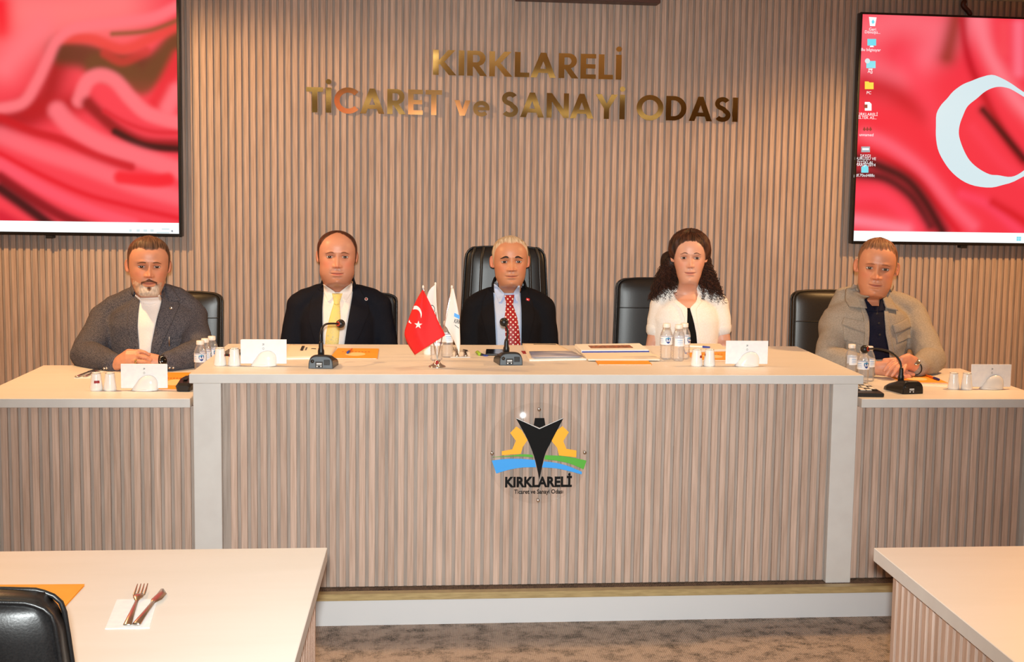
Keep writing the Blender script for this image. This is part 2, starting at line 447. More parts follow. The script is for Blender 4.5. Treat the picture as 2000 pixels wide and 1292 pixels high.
# ------------------------------------------------------------------ gold wall letters
def arc(cx, cz, rx, rz, a0, a1, n):
    return [(cx+rx*math.cos(math.radians(a0+(a1-a0)*i/n)), cz+rz*math.sin(math.radians(a0+(a1-a0)*i/n))) for i in range(n+1)]
def thick(path, t):
    P = [Vector((p[0], p[1])) for p in path]; L = []; Rr = []
    for i, p in enumerate(P):
        a = P[max(0, i-1)]; b = P[min(len(P)-1, i+1)]; d = (b-a).normalized(); n = Vector((-d.y, d.x))
        L.append(p+n*t/2); Rr.append(p-n*t/2)
    return [tuple(v) for v in L] + [tuple(v) for v in Rr[::-1]]
def glyph(c):
    """outline, holes, advance width for unit cap height"""
    t = 0.20
    if c == 'I': return [[(0, 0), (t, 0), (t, 1), (0, 1)]], [], t
    if c == 'İ': return [[(0, 0), (t, 0), (t, 1), (0, 1)], arc(t/2, 1.23, .105, .105, 0, 345, 23)], [], t
    if c == 'L': return [[(0, 0), (.52, 0), (.52, .18), (t, .18), (t, 1), (0, 1)]], [], .52
    if c == 'T': return [[(.21, 0), (.41, 0), (.41, .82), (.62, .82), (.62, 1), (0, 1), (0, .82), (.21, .82)]], [], .62
    if c == 'E': return [[(0, 0), (.55, 0), (.55, .175), (t, .175), (t, .415), (.53, .415), (.53, .585), (t, .585), (t, .825), (.55, .825), (.55, 1), (0, 1)]], [], .55
    if c == 'K': return [[(0, 0), (t, 0), (t, .40), (.24, .44), (.56, 0), (.82, 0), (.40, .535), (.78, 1), (.53, 1), (.24, .63), (t, .58), (t, 1), (0, 1)]], [], .80
    if c == 'A': return [[(0, 0), (.215, 0), (.285, .19), (.62, .19), (.69, 0), (.905, 0), (.55, 1), (.355, 1)]], [[(.345, .35), (.56, .35), (.4525, .66)]], .905
    if c == 'N': return [[(0, 0), (.195, 0), (.195, .66), (.655, 0), (.85, 0), (.85, 1), (.655, 1), (.655, .34), (.195, 1), (0, 1)]], [], .85
    if c == 'Y': return [[(.30, 0), (.50, 0), (.50, .42), (.82, 1), (.59, 1), (.40, .62), (.21, 1), (-.02, 1), (.30, .42)]], [], .80
    if c == 'v': return [[(.21, 0), (.40, 0), (.61, .62), (.41, .62), (.305, .26), (.20, .62), (0, .62)]], [], .61
    if c == 'O': return [arc(.52, .5, .52, .52, 0, 355, 56)], [arc(.52, .5, .315, .325, 0, 355, 56)], 1.04
    if c == 'D':
        o = [(0, 0), (.30, 0)] + arc(.30, .5, .50, .5, -90, 90, 26)[1:] + [(0, 1)]
        h = [(t, .175), (.30, .175)] + arc(.30, .5, .295, .325, -90, 90, 22)[1:] + [(t, .825)]
        return [o], [h], .80
    if c == 'R':
        o = [(0, 0), (t, 0), (t, .36), (.235, .36), (.46, 0), (.70, 0), (.43, .405)] + arc(.36, .70, .285, .30, -60, 90, 20) + [(0, 1)]
        h = [(t, .54), (.33, .54)] + arc(.33, .69, .12, .15, -90, 90, 12)[1:] + [(t, .84)]
        return [o], [h], .68
    if c == 'C': return [thick(arc(.52, .5, .415, .42, 42, 318, 44), .205)], [], .86
    if c == 'S':
        p = arc(.30, .735, .205, .18, 28, 250, 22) + [(.30, .535), (.36, .50)] + arc(.305, .265, .225, .185, 62, -150, 22)
        return [thick(p, .185)], [], .60
    if c == 'e':
        o = thick(arc(.31, .30, .235, .235, 8, 318, 40), .16)
        return [o, [(.16, .235), (.60, .235), (.625, .30), (.60, .36), (.16, .36)]], [], .62
m_gold = M['gold']
def letter_mesh(c, h):
    ol, ho, w = glyph(c)
    sc = lambda pl: [(x*h, z*h) for x, z in pl]
    bm = bmesh.new()
    for i, pl in enumerate(ol):
        off = 0.0006*i
        me = prism('letter', sc(pl), -0.006-off, 0.006, m_gold, [sc(q) for q in ho] if i == 0 else [])
        bm.from_mesh(me)
    me = bpy.data.meshes.new('letter'); bm.to_mesh(me); bm.free()
    me.materials.append(m_gold)
    return me, w*h
CAP = 0.1300
def letter_row(label, words, gap, z, x0, x1, tilt):
    root = thing('wall_lettering', label, 'sign', ((x0+x1)/2, WALL_Y-0.02, z), 0, 'gold wall sign')
    # letters with fixed gaps, stretched to the measured width
    items = []; x = 0
    for wi, w in enumerate(words):
        if wi: x += 0.36
        for c in w:
            wd_ = glyph(c)[2]
            tight = -0.06 if c in 'A' and items and items[-1][0] in 'LKRTN' else 0
            x += tight if x > 0 else 0
            items.append((c, x)); x += wd_+gap
    W = x-gap
    hx = (x1-x0)/W
    for c, lx in items:
        me, w = letter_mesh(c, CAP)
        co = np.zeros(len(me.vertices)*3); me.vertices.foreach_get('co', co); co = co.reshape(-1, 3)
        co[:, 0] *= hx/CAP
        me.vertices.foreach_set('co', co.ravel()); me.update()
        o = put('letter', me, root, (lx*hx-(x1-x0)/2, R.uniform(-.001, .001), 0))
        o.rotation_euler = (math.radians(R.uniform(-0.9, 0.9)), 0, math.radians(R.uniform(-1.2, 1.2)))
    return root
letter_row('upper row of mirror-gold letters reading KIRKLARELİ on the slatted wall', ['KIRKLARELİ'], .10, 2.217, 0.010, 1.013, 0)
letter_row('lower row of mirror-gold letters reading TİCARET ve SANAYİ ODASI', ['TİCARET', 've', 'SANAYİ', 'ODASI'], .105, 2.007, -0.648, 1.654, 0)

# ------------------------------------------------------------------ televisions
def soft(img, X, Z, pts, width, colr, strength=1.0, sharp=2.0):
    """soft brush stroke along a polyline, all in picture units"""
    P = np.array([tuple(p)[:2] for p in spline([(a, b, 0) for a, b in pts], max(12, 6*len(pts)))])
    d2 = np.full(X.shape, 1e9)
    for (ax, az), (bx, bz) in zip(P[:-1], P[1:]):
        vx, vz = bx-ax, bz-az; L2 = vx*vx+vz*vz+1e-12
        t = np.clip(((X-ax)*vx+(Z-az)*vz)/L2, 0, 1)
        d2 = np.minimum(d2, (X-ax-t*vx)**2+(Z-az-t*vz)**2)
    w = strength*np.exp(-(np.sqrt(d2)/width)**sharp)
    c = np.array(srgb(*colr)[:3])
    img[:] = img*(1-w[..., None]) + c*w[..., None]
m_screen = vcol_mat('screen_picture', 0.55, 0.05, emit=1.0)
_b = m_screen.node_tree.nodes['Principled BSDF']
def emis(name, colr, st=1.0):
    m = mat(name, (0.02, 0.02, 0.02, 1), 0.3); b = m.node_tree.nodes['Principled BSDF']
    b.inputs['Emission Color'].default_value = srgb(*colr); b.inputs['Emission Strength'].default_value = st
    return m
E_white = emis('screen_white', (252, 254, 255)); E_cyan = emis('screen_cyan', (120, 225, 240)); E_yel = emis('screen_yellow', (255, 214, 60))
E_task = emis('screen_taskbar', (250, 254, 255), 1.02); E_red = emis('screen_dark_red', (150, 20, 36)); E_grey = emis('screen_grey', (168, 172, 180)); E_pale = emis('screen_pale_grey', (214, 232, 236))
TV_Y = 6.50
def tv(label, x0, x1, z0, z1, strokes, base, bezel=0.012):
    """strokes are in photo pixels; the picture lives on the screen plane"""
    t = thing('television', label, 'television', ((x0+x1)/2, TV_Y, z0))
    ox, oz = (x0+x1)/2, z0
    put('housing', box('housing', (x0-ox, 0.004, 0), (x1-ox, 0.055, z1-z0), M['tvframe'], 0.004, 2), t)
    w = bezel
    for nm, lo, hi in (('bezel_side', (x0, -.004, z0), (x0+w, .006, z1)), ('bezel_side', (x1-w, -.004, z0), (x1, .006, z1)),
                       ('bezel_bottom', (x0+w, -.004, z0), (x1-w, .006, z0+0.016)), ('bezel_top', (x0+w, -.004, z1-w), (x1-w, .006, z1))):
        put(nm, box(nm, (lo[0]-ox, lo[1], lo[2]-oz), (hi[0]-ox, hi[1], hi[2]-oz), M['tvframe'], 0.0015, 1), t)
    sx0, sx1, sz0, sz1 = x0+w, x1-w, z0+0.016, z1-w
    nx, nz = 300, 170
    gx = np.linspace(sx0, sx1, nx); gz = np.linspace(sz0, sz1, nz)
    X, Z = np.meshgrid(gx, gz)
    # to photo units for the brush strokes
    PX = np.zeros_like(X); PZ = np.zeros_like(X)
    V = np.stack([X, np.full_like(X, TV_Y), Z-CAM_H], -1)
    cz_ = V@_fw; PX = PPX+F_PX*(V@_rt)/cz_; PZ = PPY+F_PX*(V@_dn)/cz_
    img = np.zeros(X.shape+(3,)); img[:] = np.array(srgb(*base)[:3])
    for s in strokes: soft(img, PX, PZ, *s)
    img = np.clip(img, 0, 1)
    vs = np.stack([X-ox, np.full_like(X, 0.0), Z-oz], -1).reshape(-1, 3)
    fs = [(j*nx+i, j*nx+i+1, (j+1)*nx+i+1, (j+1)*nx+i) for j in range(nz-1) for i in range(nx-1)]
    sc = put('screen', mesh('screen', vs, fs, m_screen, col=img.reshape(-1, 3)), t)
    tb = 0.056
    put('taskbar', box('taskbar', (sx0-ox, -0.0012, sz0-oz), (sx1-ox, -0.0004, sz0+tb-oz), E_task), sc)
    # bracket at the bottom
    return t, sc, ox, oz, (sx0, sx1, sz0, sz1)
PK, RD, DK, DR, BR = (255, 120, 128), (250, 44, 62), (60, 8, 18), (176, 10, 28), (128, 72, 40)
left_strokes = [
    ([(-20, 20), (120, 20), (230, 5)], 75, (255, 124, 124), .95),
    ([(0, 10), (5, 60)], 24, (250, 24, 44), .95),
    ([(10, 130), (45, 90), (80, 60)], 34, (255, 118, 126), .9),
    ([(-10, 240), (50, 225), (90, 190), (104, 150), (118, 112)], 30, (172, 10, 28), .95),
    ([(60, 218), (110, 208), (150, 200)], 24, (188, 12, 30), .9),
    ([(122, 100), (160, 106), (230, 126), (300, 130), (350, 95)], 30, (98, 44, 27), .95, 4),
    ([(350, 72), (320, 120), (280, 160), (255, 146), (190, 126)], 26, (112, 62, 34), .9, 4),
    ([(120, 74), (180, 76), (240, 96), (300, 72), (350, 48)], 12, (238, 66, 62), .9, 3),
    ([(205, 104), (240, 120), (285, 100)], 10, (210, 50, 48), .7, 3),
    ([(350, 38), (290, 60), (220, 66)], 6, (150, 80, 50), .9),
    ([(350, 10), (300, 34), (225, 44), (150, 54), (112, 78), (92, 118), (72, 160), (45, 200), (0, 212)], 12, (255, 116, 124), .97, 3),
    ([(350, 112), (325, 160), (305, 198)], 16, (238, 38, 54), .9, 3),
    ([(345, 178), (328, 210)], 17, (255, 118, 126), .9, 3),
    ([(155, 196), (170, 160), (195, 147), (225, 158), (255, 192), (290, 222), (350, 240)], 15, (255, 116, 124), .98, 4),
    ([(172, 202), (195, 224), (235, 257), (285, 280), (350, 284)], 14, (150, 8, 22), .95, 3),
    ([(225, 257), (280, 283), (350, 291)], 8, (42, 4, 10), .9, 3),
    ([(205, 217), (250, 241), (300, 257), (350, 259)], 6, (222, 30, 48), .8),
    ([(112, 216), (140, 246), (200, 281), (270, 306), (350, 332)], 19, (255, 112, 122), .97, 4),
    ([(0, 230), (60, 256), (120, 273), (190, 306), (255, 326)], 10, (204, 14, 32), .9, 3),
    ([(0, 264), (80, 296), (170, 326), (260, 360), (350, 386)], 18, (255, 108, 120), .85, 3),
    ([(235, 346), (300, 353), (328, 350)], 14, (248, 28, 46), .95, 4),
    ([(0, 300), (90, 346), (170, 380), (250, 402), (350, 426)], 7, (232, 22, 42), .9),
    ([(0, 320), (90, 371), (180, 411), (260, 437)], 12, (255, 86, 106), .9, 3),
    ([(0, 346), (60, 386), (130, 426), (190, 448)], 12, (140, 6, 24), .95, 3),
    ([(0, 368), (50, 403), (100, 440)], 13, (38, 4, 12), .95, 3),
    ([(0, 424), (40, 446)], 16, (210, 18, 48), .85, 3),
]
tL, scL, oxL, ozL, rcL = tv('television on the left of the wall showing red cloth folds', -3.48, -1.280, 1.349, 2.602, left_strokes, (250, 62, 78), 0.014)
# taskbar clock and icons on the left screen
for i, (px, w) in enumerate([(255, .012), (270, .016), (284, .018), (297, .016)]):
    p = at(px, 450, TV_Y); put('tray_icon', box('tray_icon', (p.x-w/2-oxL, -.0018, p.z-.006-ozL), (p.x+w/2-oxL, -.0013, p.z+.006-ozL), E_pale), scL)
for py, x0, x1 in ((447, 316, 331), (454, 306, 331)):
    a, b = at(x0, py, TV_Y), at(x1, py, TV_Y)
    put('clock_line', box('clock_line', (a.x-oxL, -.0018, a.z-.0035-ozL), (b.x-oxL, -.0013, a.z+.0035-ozL), E_pale), scL)
p = at(336.5, 451, TV_Y)
put('bell_icon', prism('bell_icon', arc(p.x-oxL, p.z-ozL, .0055, .006, 60, 330, 14), -.0018, -.0013, E_grey), scL)
p = at(96, 466, TV_Y)
put('mount_foot', box('mount_foot', (p.x-.018-oxL, 0.0, -.016), (p.x+.018-oxL, .05, .001), M['black'], .002, 1), tL)

right_strokes = [
    ([(1700, 60), (1760, 40), (1840, 60)], 40, (255, 120, 132), .7),
    ([(1690, 130), (1760, 150), (1850, 70), (1900, 40)], 34, (255, 112, 126), .8),
    ([(1850, 110), (1862, 60), (1868, 30)], 20, (150, 50, 34), .85),
    ([(1880, 40), (1886, 90), (1905, 150), (1960, 260), (2010, 330)], 10, (190, 12, 30), .8),
    ([(1912, 40), (1930, 100), (1975, 180), (2020, 230)], 18, (255, 128, 140), .85),
    ([(1960, 50), (1960, 100)], 14, (250, 80, 90), .7),
    ([(1990, 50), (1990, 140)], 14, (255, 120, 140), .8),
    ([(1690, 165), (1740, 180), (1800, 220)], 26, (200, 12, 30), .8),
    ([(1770, 120), (1810, 190), (1835, 250)], 24, (255, 66, 86), .7),
    ([(1690, 240), (1760, 240), (1830, 300), (1890, 370)], 26, (246, 40, 60), .7),
    ([(1920, 215), (1950, 250), (2000, 310)], 9, (60, 4, 12), .9),
    ([(1900, 250), (1950, 310), (2000, 350)], 13, (250, 60, 80), .8),
    ([(1690, 262), (1740, 285), (1800, 330), (1860, 400), (1900, 440)], 14, (255, 96, 116), .9),
    ([(1680, 290), (1730, 310), (1790, 350), (1830, 400), (1870, 450)], 8, (226, 20, 40), .8),
    ([(1675, 310), (1720, 325), (1770, 350), (1805, 390), (1840, 450)], 15, (56, 6, 14), .95),
    ([(1675, 340), (1730, 350), (1780, 385), (1815, 440)], 12, (40, 6, 12), .9),
    ([(1672, 380), (1720, 380), (1760, 410), (1790, 448)], 18, (255, 64, 88), .9),
    ([(1672, 430), (1720, 438), (1770, 448)], 14, (255, 128, 146), .9),
    ([(1880, 380), (1930, 400), (1990, 450)], 12, (255, 70, 100), .7),
    ([(1940, 395), (1990, 425), (2010, 440)], 10, (214, 16, 30), .8),
]
tR, scR, oxR, ozR, rcR = tv('television on the right of the wall showing a white crescent on red cloth', 2.297, 4.50, 1.358, 2.603, right_strokes, (246, 50, 68), 0.011)
p = at(1883, 484, TV_Y)
put('mount_foot', box('mount_foot', (p.x-.018-oxR, 0.0, -.016), (p.x+.018-oxR, .05, .001), M['black'], .002, 1), tR)
# crescent on the picture
def px_poly(pts, ox, oz): return [(at(a, b, TV_Y).x-ox, at(a, b, TV_Y).z-oz) for a, b in pts]
outer = [(2040, 200), (2000, 180), (1975, 163), (1955, 152), (1937, 146), (1915, 151), (1897, 158), (1880, 165), (1862, 178), (1850, 192), (1838, 205), (1829, 222), (1828, 245), (1828, 268), (1832, 292), (1842, 313), (1858, 335), (1880, 353), (1905, 363), (1935, 366), (1958, 361), (1985, 352), (2040, 320)]
inner = [(2040, 300), (1998, 334), (1975, 345), (1950, 342), (1932, 340), (1910, 328), (1893, 312), (1881, 290), (1873, 265), (1874, 245), (1881, 225), (1890, 207), (1908, 192), (1925, 178), (1945, 170), (1965, 171), (1985, 180), (2040, 215)]
cres = outer + inner
cm = prism('crescent', px_poly([tuple(p)[:2] for p in spline([(a, b, 0) for a, b in outer], 60)] + [tuple(p)[:2] for p in spline([(a, b, 0) for a, b in inner], 60)], oxR, ozR), -.0012, -.0006, emis('screen_crescent', (212, 232, 238)))
put('crescent', cm, scR)
def icon_label(lines, px, py, h=5.2):
    for i, s in enumerate(lines):
        p = at(px, py+i*(h+1.3), TV_Y)
        me = text('icon_label', s, 0.022, E_white, 0.0002)
        co = np.zeros(len(me.vertices)*3); me.vertices.foreach_get('co', co); co = co.reshape(-1, 3)
        co -= [(co[:, 0].min()+co[:, 0].max())/2, co[:, 1].mean(), (co[:, 2].min()+co[:, 2].max())/2]
        me.vertices.foreach_set('co', co.ravel()); me.update()
        put('icon_label', me, scR, (p.x-oxR, -.0016, p.z-ozR))
def icon_poly(nm, pts, mm, d=0): put(nm, prism(nm, px_poly(pts, oxR, ozR), -.0014-d, -.0008-d, mm), scR)
def icon_rect(nm, x0, y0, x1, y1, mm, d=0): icon_poly(nm, [(x0, y0), (x1, y0), (x1, y1), (x0, y1)], mm, d)
icon_poly('bin_icon', [(1697, 33), (1712, 34), (1709, 51), (1699, 51)], E_white)
icon_poly('bin_icon', [(1702, 42), (1705, 38), (1708, 43), (1706, 46), (1703, 46)], E_cyan, .001)
icon_label(['Geri', 'Dönüşü...'], 1704, 57)
icon_rect('computer_icon', 1694, 76, 1711, 89, E_cyan); icon_poly('computer_icon', [(1700, 89), (1705, 89), (1707, 92), (1698, 92)], E_white)
icon_label(['Bu bilgisayar'], 1701, 98)
icon_rect('network_icon', 1692, 119, 1710, 133, E_cyan); icon_poly('network_icon', [(1694+5*math.cos(a), 119+5*math.sin(a)) for a in np.linspace(0, 6, 14)], E_pale, .001); icon_rect('network_icon', 1696, 134, 1704, 136, E_white)
icon_label(['Ağ'], 1699, 140)
icon_poly('folder_icon', [(1689, 159), (1696, 159), (1698, 161), (1706, 161), (1706, 174), (1689, 174)], E_yel)
icon_label(['PC'], 1697, 181)
icon_poly('document_icon', [(1689, 199), (1698, 199), (1702, 203), (1702, 216), (1689, 216)], E_white); icon_rect('document_icon', 1687, 204, 1694, 211, E_red, .001)
icon_label(['KIRKLARELİ', 'İLTEK AS...'], 1694, 222)
for k in range(3): icon_poly('picture_icon', [(1685+k*6, 253), (1688+k*6, 247), (1691+k*6, 253), (1688+k*6, 256)], E_red)
icon_label(['unnamed'], 1692, 263)
icon_rect('video_icon', 1682, 286, 1699, 297, E_grey); icon_rect('video_icon', 1684, 289, 1697, 293, E_white, .001)
icon_label(['SAYGI', 'DURUŞU VE', 'İSTİKLAL', 'MARŞI-2014'], 1690, 304, 4.8)
icon_poly('app_icon', [(1682, 326), (1690, 321), (1696, 326), (1696, 337), (1682, 337)], E_cyan)
icon_label(['pdf.70ed488c'], 1688, 343)
a, b = at(1985.5, 461.5, TV_Y), at(1994, 470, TV_Y)
for i in range(2):
    for j in range(2):
        w, h = (b.x-a.x)/2, (a.z-b.z)/2
        put('start_icon', box('start_icon', (a.x+i*w-oxR, -.0022, b.z+j*h-ozR), (a.x+i*w+w*.9-oxR, -.0016, b.z+j*h+h*.9-ozR), E_cyan), scR)

# ------------------------------------------------------------------ desks on the dais
MT, WT = 0.937, 0.843        # table-top heights
desk_slat = None
def slats_between(parent, x0, x1, y, z0, z1, phase, origin, w=SL_W, pitch=PITCH_S, depth=0.0110):
    me = slat_mesh('slat', w, depth, z1-z0, M['slat'])
    x = phase
    while x-pitch > x0+w/2-0.004: x -= pitch
    while x < x1-w/2+0.004:
        if x > x0+w/2-0.004: put('slat', me, parent, (x-origin[0], y-origin[1], z0-origin[2]))
        x += pitch
def desk(label, x0, x1, y0, y1, zt, th, posts, bx0, bx1, slat_y, phase):
    o = ((x0+x1)/2, y0, DAIS)
    t = thing('slatted_desk', label, 'desk', o)
    loc = lambda a: (a[0]-o[0], a[1]-o[1], a[2]-o[2])
    tp = box('desk_top', loc((x0, y0, zt-th)), loc((x1, y1, zt)), M['top'], 0.0015, 1)
    tp.materials.append(M['edge'])
    for pl in tp.polygons:
        if abs(pl.normal.z) < 0.5: pl.material_index = 1
    put('desk_top', tp, t)
    for (a, b) in posts:
        put('post', box('post', loc((a, y0+0.001, DAIS)), loc((b, y1-0.05, zt-th-0.0005)), M['edge'], 0.0015, 1), t)
    put('front_panel', box('front_panel', loc((bx0, slat_y+0.0110, DAIS+0.001)), loc((bx1, slat_y+0.028, zt-th-0.0005)), M['slat_back']), t)
    slats_between(t, bx0, bx1, slat_y, DAIS+0.004, zt-th-0.001, phase, o)
    return t
main = desk('long raised centre desk with cream top, slatted wood front and round logo', -0.867, 1.661, 4.500, 5.366, MT, 0.0345,
            [(-0.8535, -0.754), (1.5425, 1.641)], -0.754, 1.5425, 4.528, -0.7311+SL_W/2+.0055)
wl = desk('lower wing desk with cream top and slatted front left of the centre desk', -1.637, -0.868, 4.519, 5.352, WT, 0.0335,
          [(-1.637+.01, -1.56)], -1.56, -0.8545, 4.545, -0.885)
wr = desk('lower wing desk with cream top and slatted front right of the centre desk', 1.662, 2.421, 4.514, 5.330, WT, 0.0345,
          [(2.345, 2.411)], 1.642, 2.345, 4.545, 1.668)

# logo disc on the centre desk
lg = thing('logo_disc', 'clear acrylic disc with black, yellow, blue and green logo on the desk front', 'logo', (0.4105, 4.505, 0.6385))
LY = 4.505
def lpx(pts): return [(at(a, b, LY).x-0.4105, at(a, b, LY).z-0.6385) for a, b in pts]
def zpx(pts): return lpx([(900+a/5.383, 770+b/5.383) for a, b in pts])    # from the enlarged view
put('disc', lathe('disc', [(0.0, 0.0), (0.1905, 0.0), (0.192, 0.0008), (0.192, 0.0042), (0.1905, 0.005), (0, 0.005)], M['acrylic'], 72), lg).rotation_euler = (PI/2, 0, 0)
def lp(nm, pts, mm, d=0.0): put(nm, prism(nm, zpx(pts), -.0062-d, -.0052-d, mm), lg)
curve = lambda pts, n=16: [tuple(p)[:2] for p in spline([(a, b, 0) for a, b in pts], n)]
lp('arrow', [(575, 240), (826, 352), (1080, 240)] + curve([(1080, 240), (955, 480), (880, 640), (826, 890)], 14)[1:] + curve([(818, 860), (770, 650), (690, 450), (575, 240)], 14)[:-1], M['logo_black'])
lp('arrow_outline', [(826, 352), (1080, 240), (1072, 248), (826, 358), (585, 250), (575, 240)], M['printwhite'], .0004)
lp('tower', [(778, 244), (876, 244), (888, 318), (826, 345), (764, 318)], M['logo_black'])
lp('gear_half', [(584, 332), (640, 372), (700, 475), (652, 545), (630, 620), (430, 634), (430, 592), (540, 572), (578, 482), (518, 400)], M['logo_yellow'])
lp('gear_half', [(1066, 328), (1134, 392), (1076, 486), (1108, 566), (1214, 584), (1212, 656), (1030, 636), (1012, 556), (950, 482), (1012, 370)], M['logo_yellow'])
lp('green_wave', curve([(335, 652), (500, 640), (650, 624), (752, 630)]) + curve([(762, 656), (600, 646), (470, 650), (335, 655)]), M['logo_green'])
lp('green_wave', curve([(886, 634), (1040, 640), (1180, 660), (1320, 690)]) + curve([(1288, 782), (1150, 724), (1020, 694), (876, 676)]), M['logo_green'])
lp('blue_wave', curve([(325, 690), (480, 672), (640, 672), (778, 684)]) + curve([(790, 760), (640, 764), (500, 788), (372, 826)]), M['logo_blue'])
lp('blue_wave', curve([(872, 698), (1010, 716), (1140, 752), (1272, 808)]) + curve([(1268, 836), (1150, 804), (1000, 772), (852, 762)]), M['logo_blue'])
def logo_text(s, x0, x1, y0, y1, bold, nm):
    me = text(nm, s, 0.05, M['logo_black'], 0.0004, bold=bold)
    q = zpx([(x0, y1), (x1, y0)])
    put(nm, fit_text(me, q[0][0], q[1][0], q[0][1], q[1][1]), lg, (0, -.0058, 0))
logo_text('KIRKLARELİ', 464, 1168, 820, 972, 0.0020, 'logo_name')
logo_text('Ticaret ve Sanayi Odası', 560, 1074, 990, 1054, 0.0009, 'logo_line')
stud = lathe('standoff', [(0, 0), (.0052, 0), (.0066, .0012), (.0066, .004), (.005, .0042), (.005, .0275)], M['chrome'], 18)
for a, b in ((822, 155), (328, 616), (1302, 608), (812, 1110)):
    q = zpx([(a, b)])[0]
    put('standoff', stud, lg, (q[0], -.0092, q[1])).rotation_euler = (-PI/2, 0, 0)

# ------------------------------------------------------------------ foreground tables
FT = 0.75
def fg_table(label, x_end, far, near, out, side):
    """side: -1 table runs to the left of its end, +1 to the right"""
    o = (x_end, far, 0)
    t = thing('conference_table', label, 'table', o)
    xa, xb = (out, x_end) if side < 0 else (x_end, out)
    loc = lambda a: (a[0]-o[0], a[1]-o[1], a[2])
    tp = box('table_top', loc((xa, near, FT-.034)), loc((xb, far, FT)), M['top'], .0015, 1); tp.materials.append(M['edge'])
    for pl in tp.polygons:
        if abs(pl.normal.z) < .5: pl.material_index = 1
    put('table_top', tp, t)
    # slatted end panel, slightly inset
    ins = 0.016 if side < 0 else 0.028
    px_ = x_end + side*ins
    ya, yb = near+0.06, far-0.062-(0.07 if side < 0 else 0)
    put('end_panel', box('end_panel', loc((min(px_+side*.0110, px_+side*.03), ya, 0)), loc((max(px_+side*.0110, px_+side*.03), yb, FT-.0345)), M['slat_back']), t)
    me = slat_mesh('slat', SL_W, .0110, FT-.036, M['slat'])
    y = yb-SL_W/2
    while y > ya+SL_W/2:
        s = put('slat', me, t, loc((px_, y, 0.0005)))
        s.rotation_euler = (0, 0, PI/2 if side < 0 else -PI/2)
        y -= PITCH_S
    put('modesty_panel', box('modesty_panel', loc((min(px_+side*.03, out), yb-.05, 0)), loc((max(px_+side*.03, out), yb-.03, FT-.0345)), M['slat_back']), t)
    return t
fg_table('cream-topped conference table in the left foreground with fork and knife on it', -0.2425, 2.94, 2.12, -2.6, -1)
fg_table('cream-topped conference table in the right foreground, its top empty', 1.1085, 2.884, 2.05, 3.6, 1)

# ------------------------------------------------------------------ office chairs
def chair_back_mesh(name, w_top, w_bot, h, th, m, curve_=0.03, crown=0.012, nx=26, nz=22, flare=0.0):
    """padded back: two domed faces joined by a rounded rim; x across, z up from 0, front towards -y"""
    def wid(v):
        s = w_bot+(w_top-w_bot)*v**0.8
        if v > 0.9: s *= 1-0.10*((v-0.9)/0.1)**2
        if v < 0.06: s *= 1-0.06*((0.06-v)/0.06)**2
        return s/2
    vs = []; fs = []
    def surf(sgn):
        base = len(vs)
        for j in range(nz+1):
            v = j/nz
            for i in range(nx+1):
                u = -1+2*i/nx
                x = u*wid(v); ed = max(0.0, 1-abs(u)**6)*max(0.0, 1-abs(2*v-1)**10)
                y = sgn*(th*0.28+th*0.22*ed) + sgn*crown*(1-u*u)*(0.4 if sgn > 0 else 0.8)*ed
                y += curve_*(u*u)*-0.5 + flare*v
                z = v*h - (0.012*(u*u)**2 if v > 0.9 else 0)
                vs.append((x, y, z))
        for j in range(nz):
            for i in range(nx):
                a = base+j*(nx+1)+i
                q = (a, a+1, a+nx+2, a+nx+1)
                fs.append(q if sgn < 0 else q[::-1])
        return base
    b0 = surf(-1); b1 = surf(1)
    rim = [i for i in range(nx+1)] + [(nx+1)*j+nx for j in range(1, nz+1)] + [(nx+1)*nz+i for i in range(nx-1, -1, -1)] + [(nx+1)*j for j in range(nz-1, 0, -1)]
    n = len(rim)
    for k in range(n):
        a, b = rim[k], rim[(k+1) % n]
        fs.append((b0+b, b0+a, b1+a, b1+b))
    def ysurf(u, v):
        ed = max(0.0, 1-abs(u)**6)*max(0.0, 1-abs(2*v-1)**10)
        return -(th*.28+th*.22*ed)-crown*(1-u*u)*.8*ed-curve_*.5*u*u
    return mesh(name, vs, fs, m, True), wid, ysurf
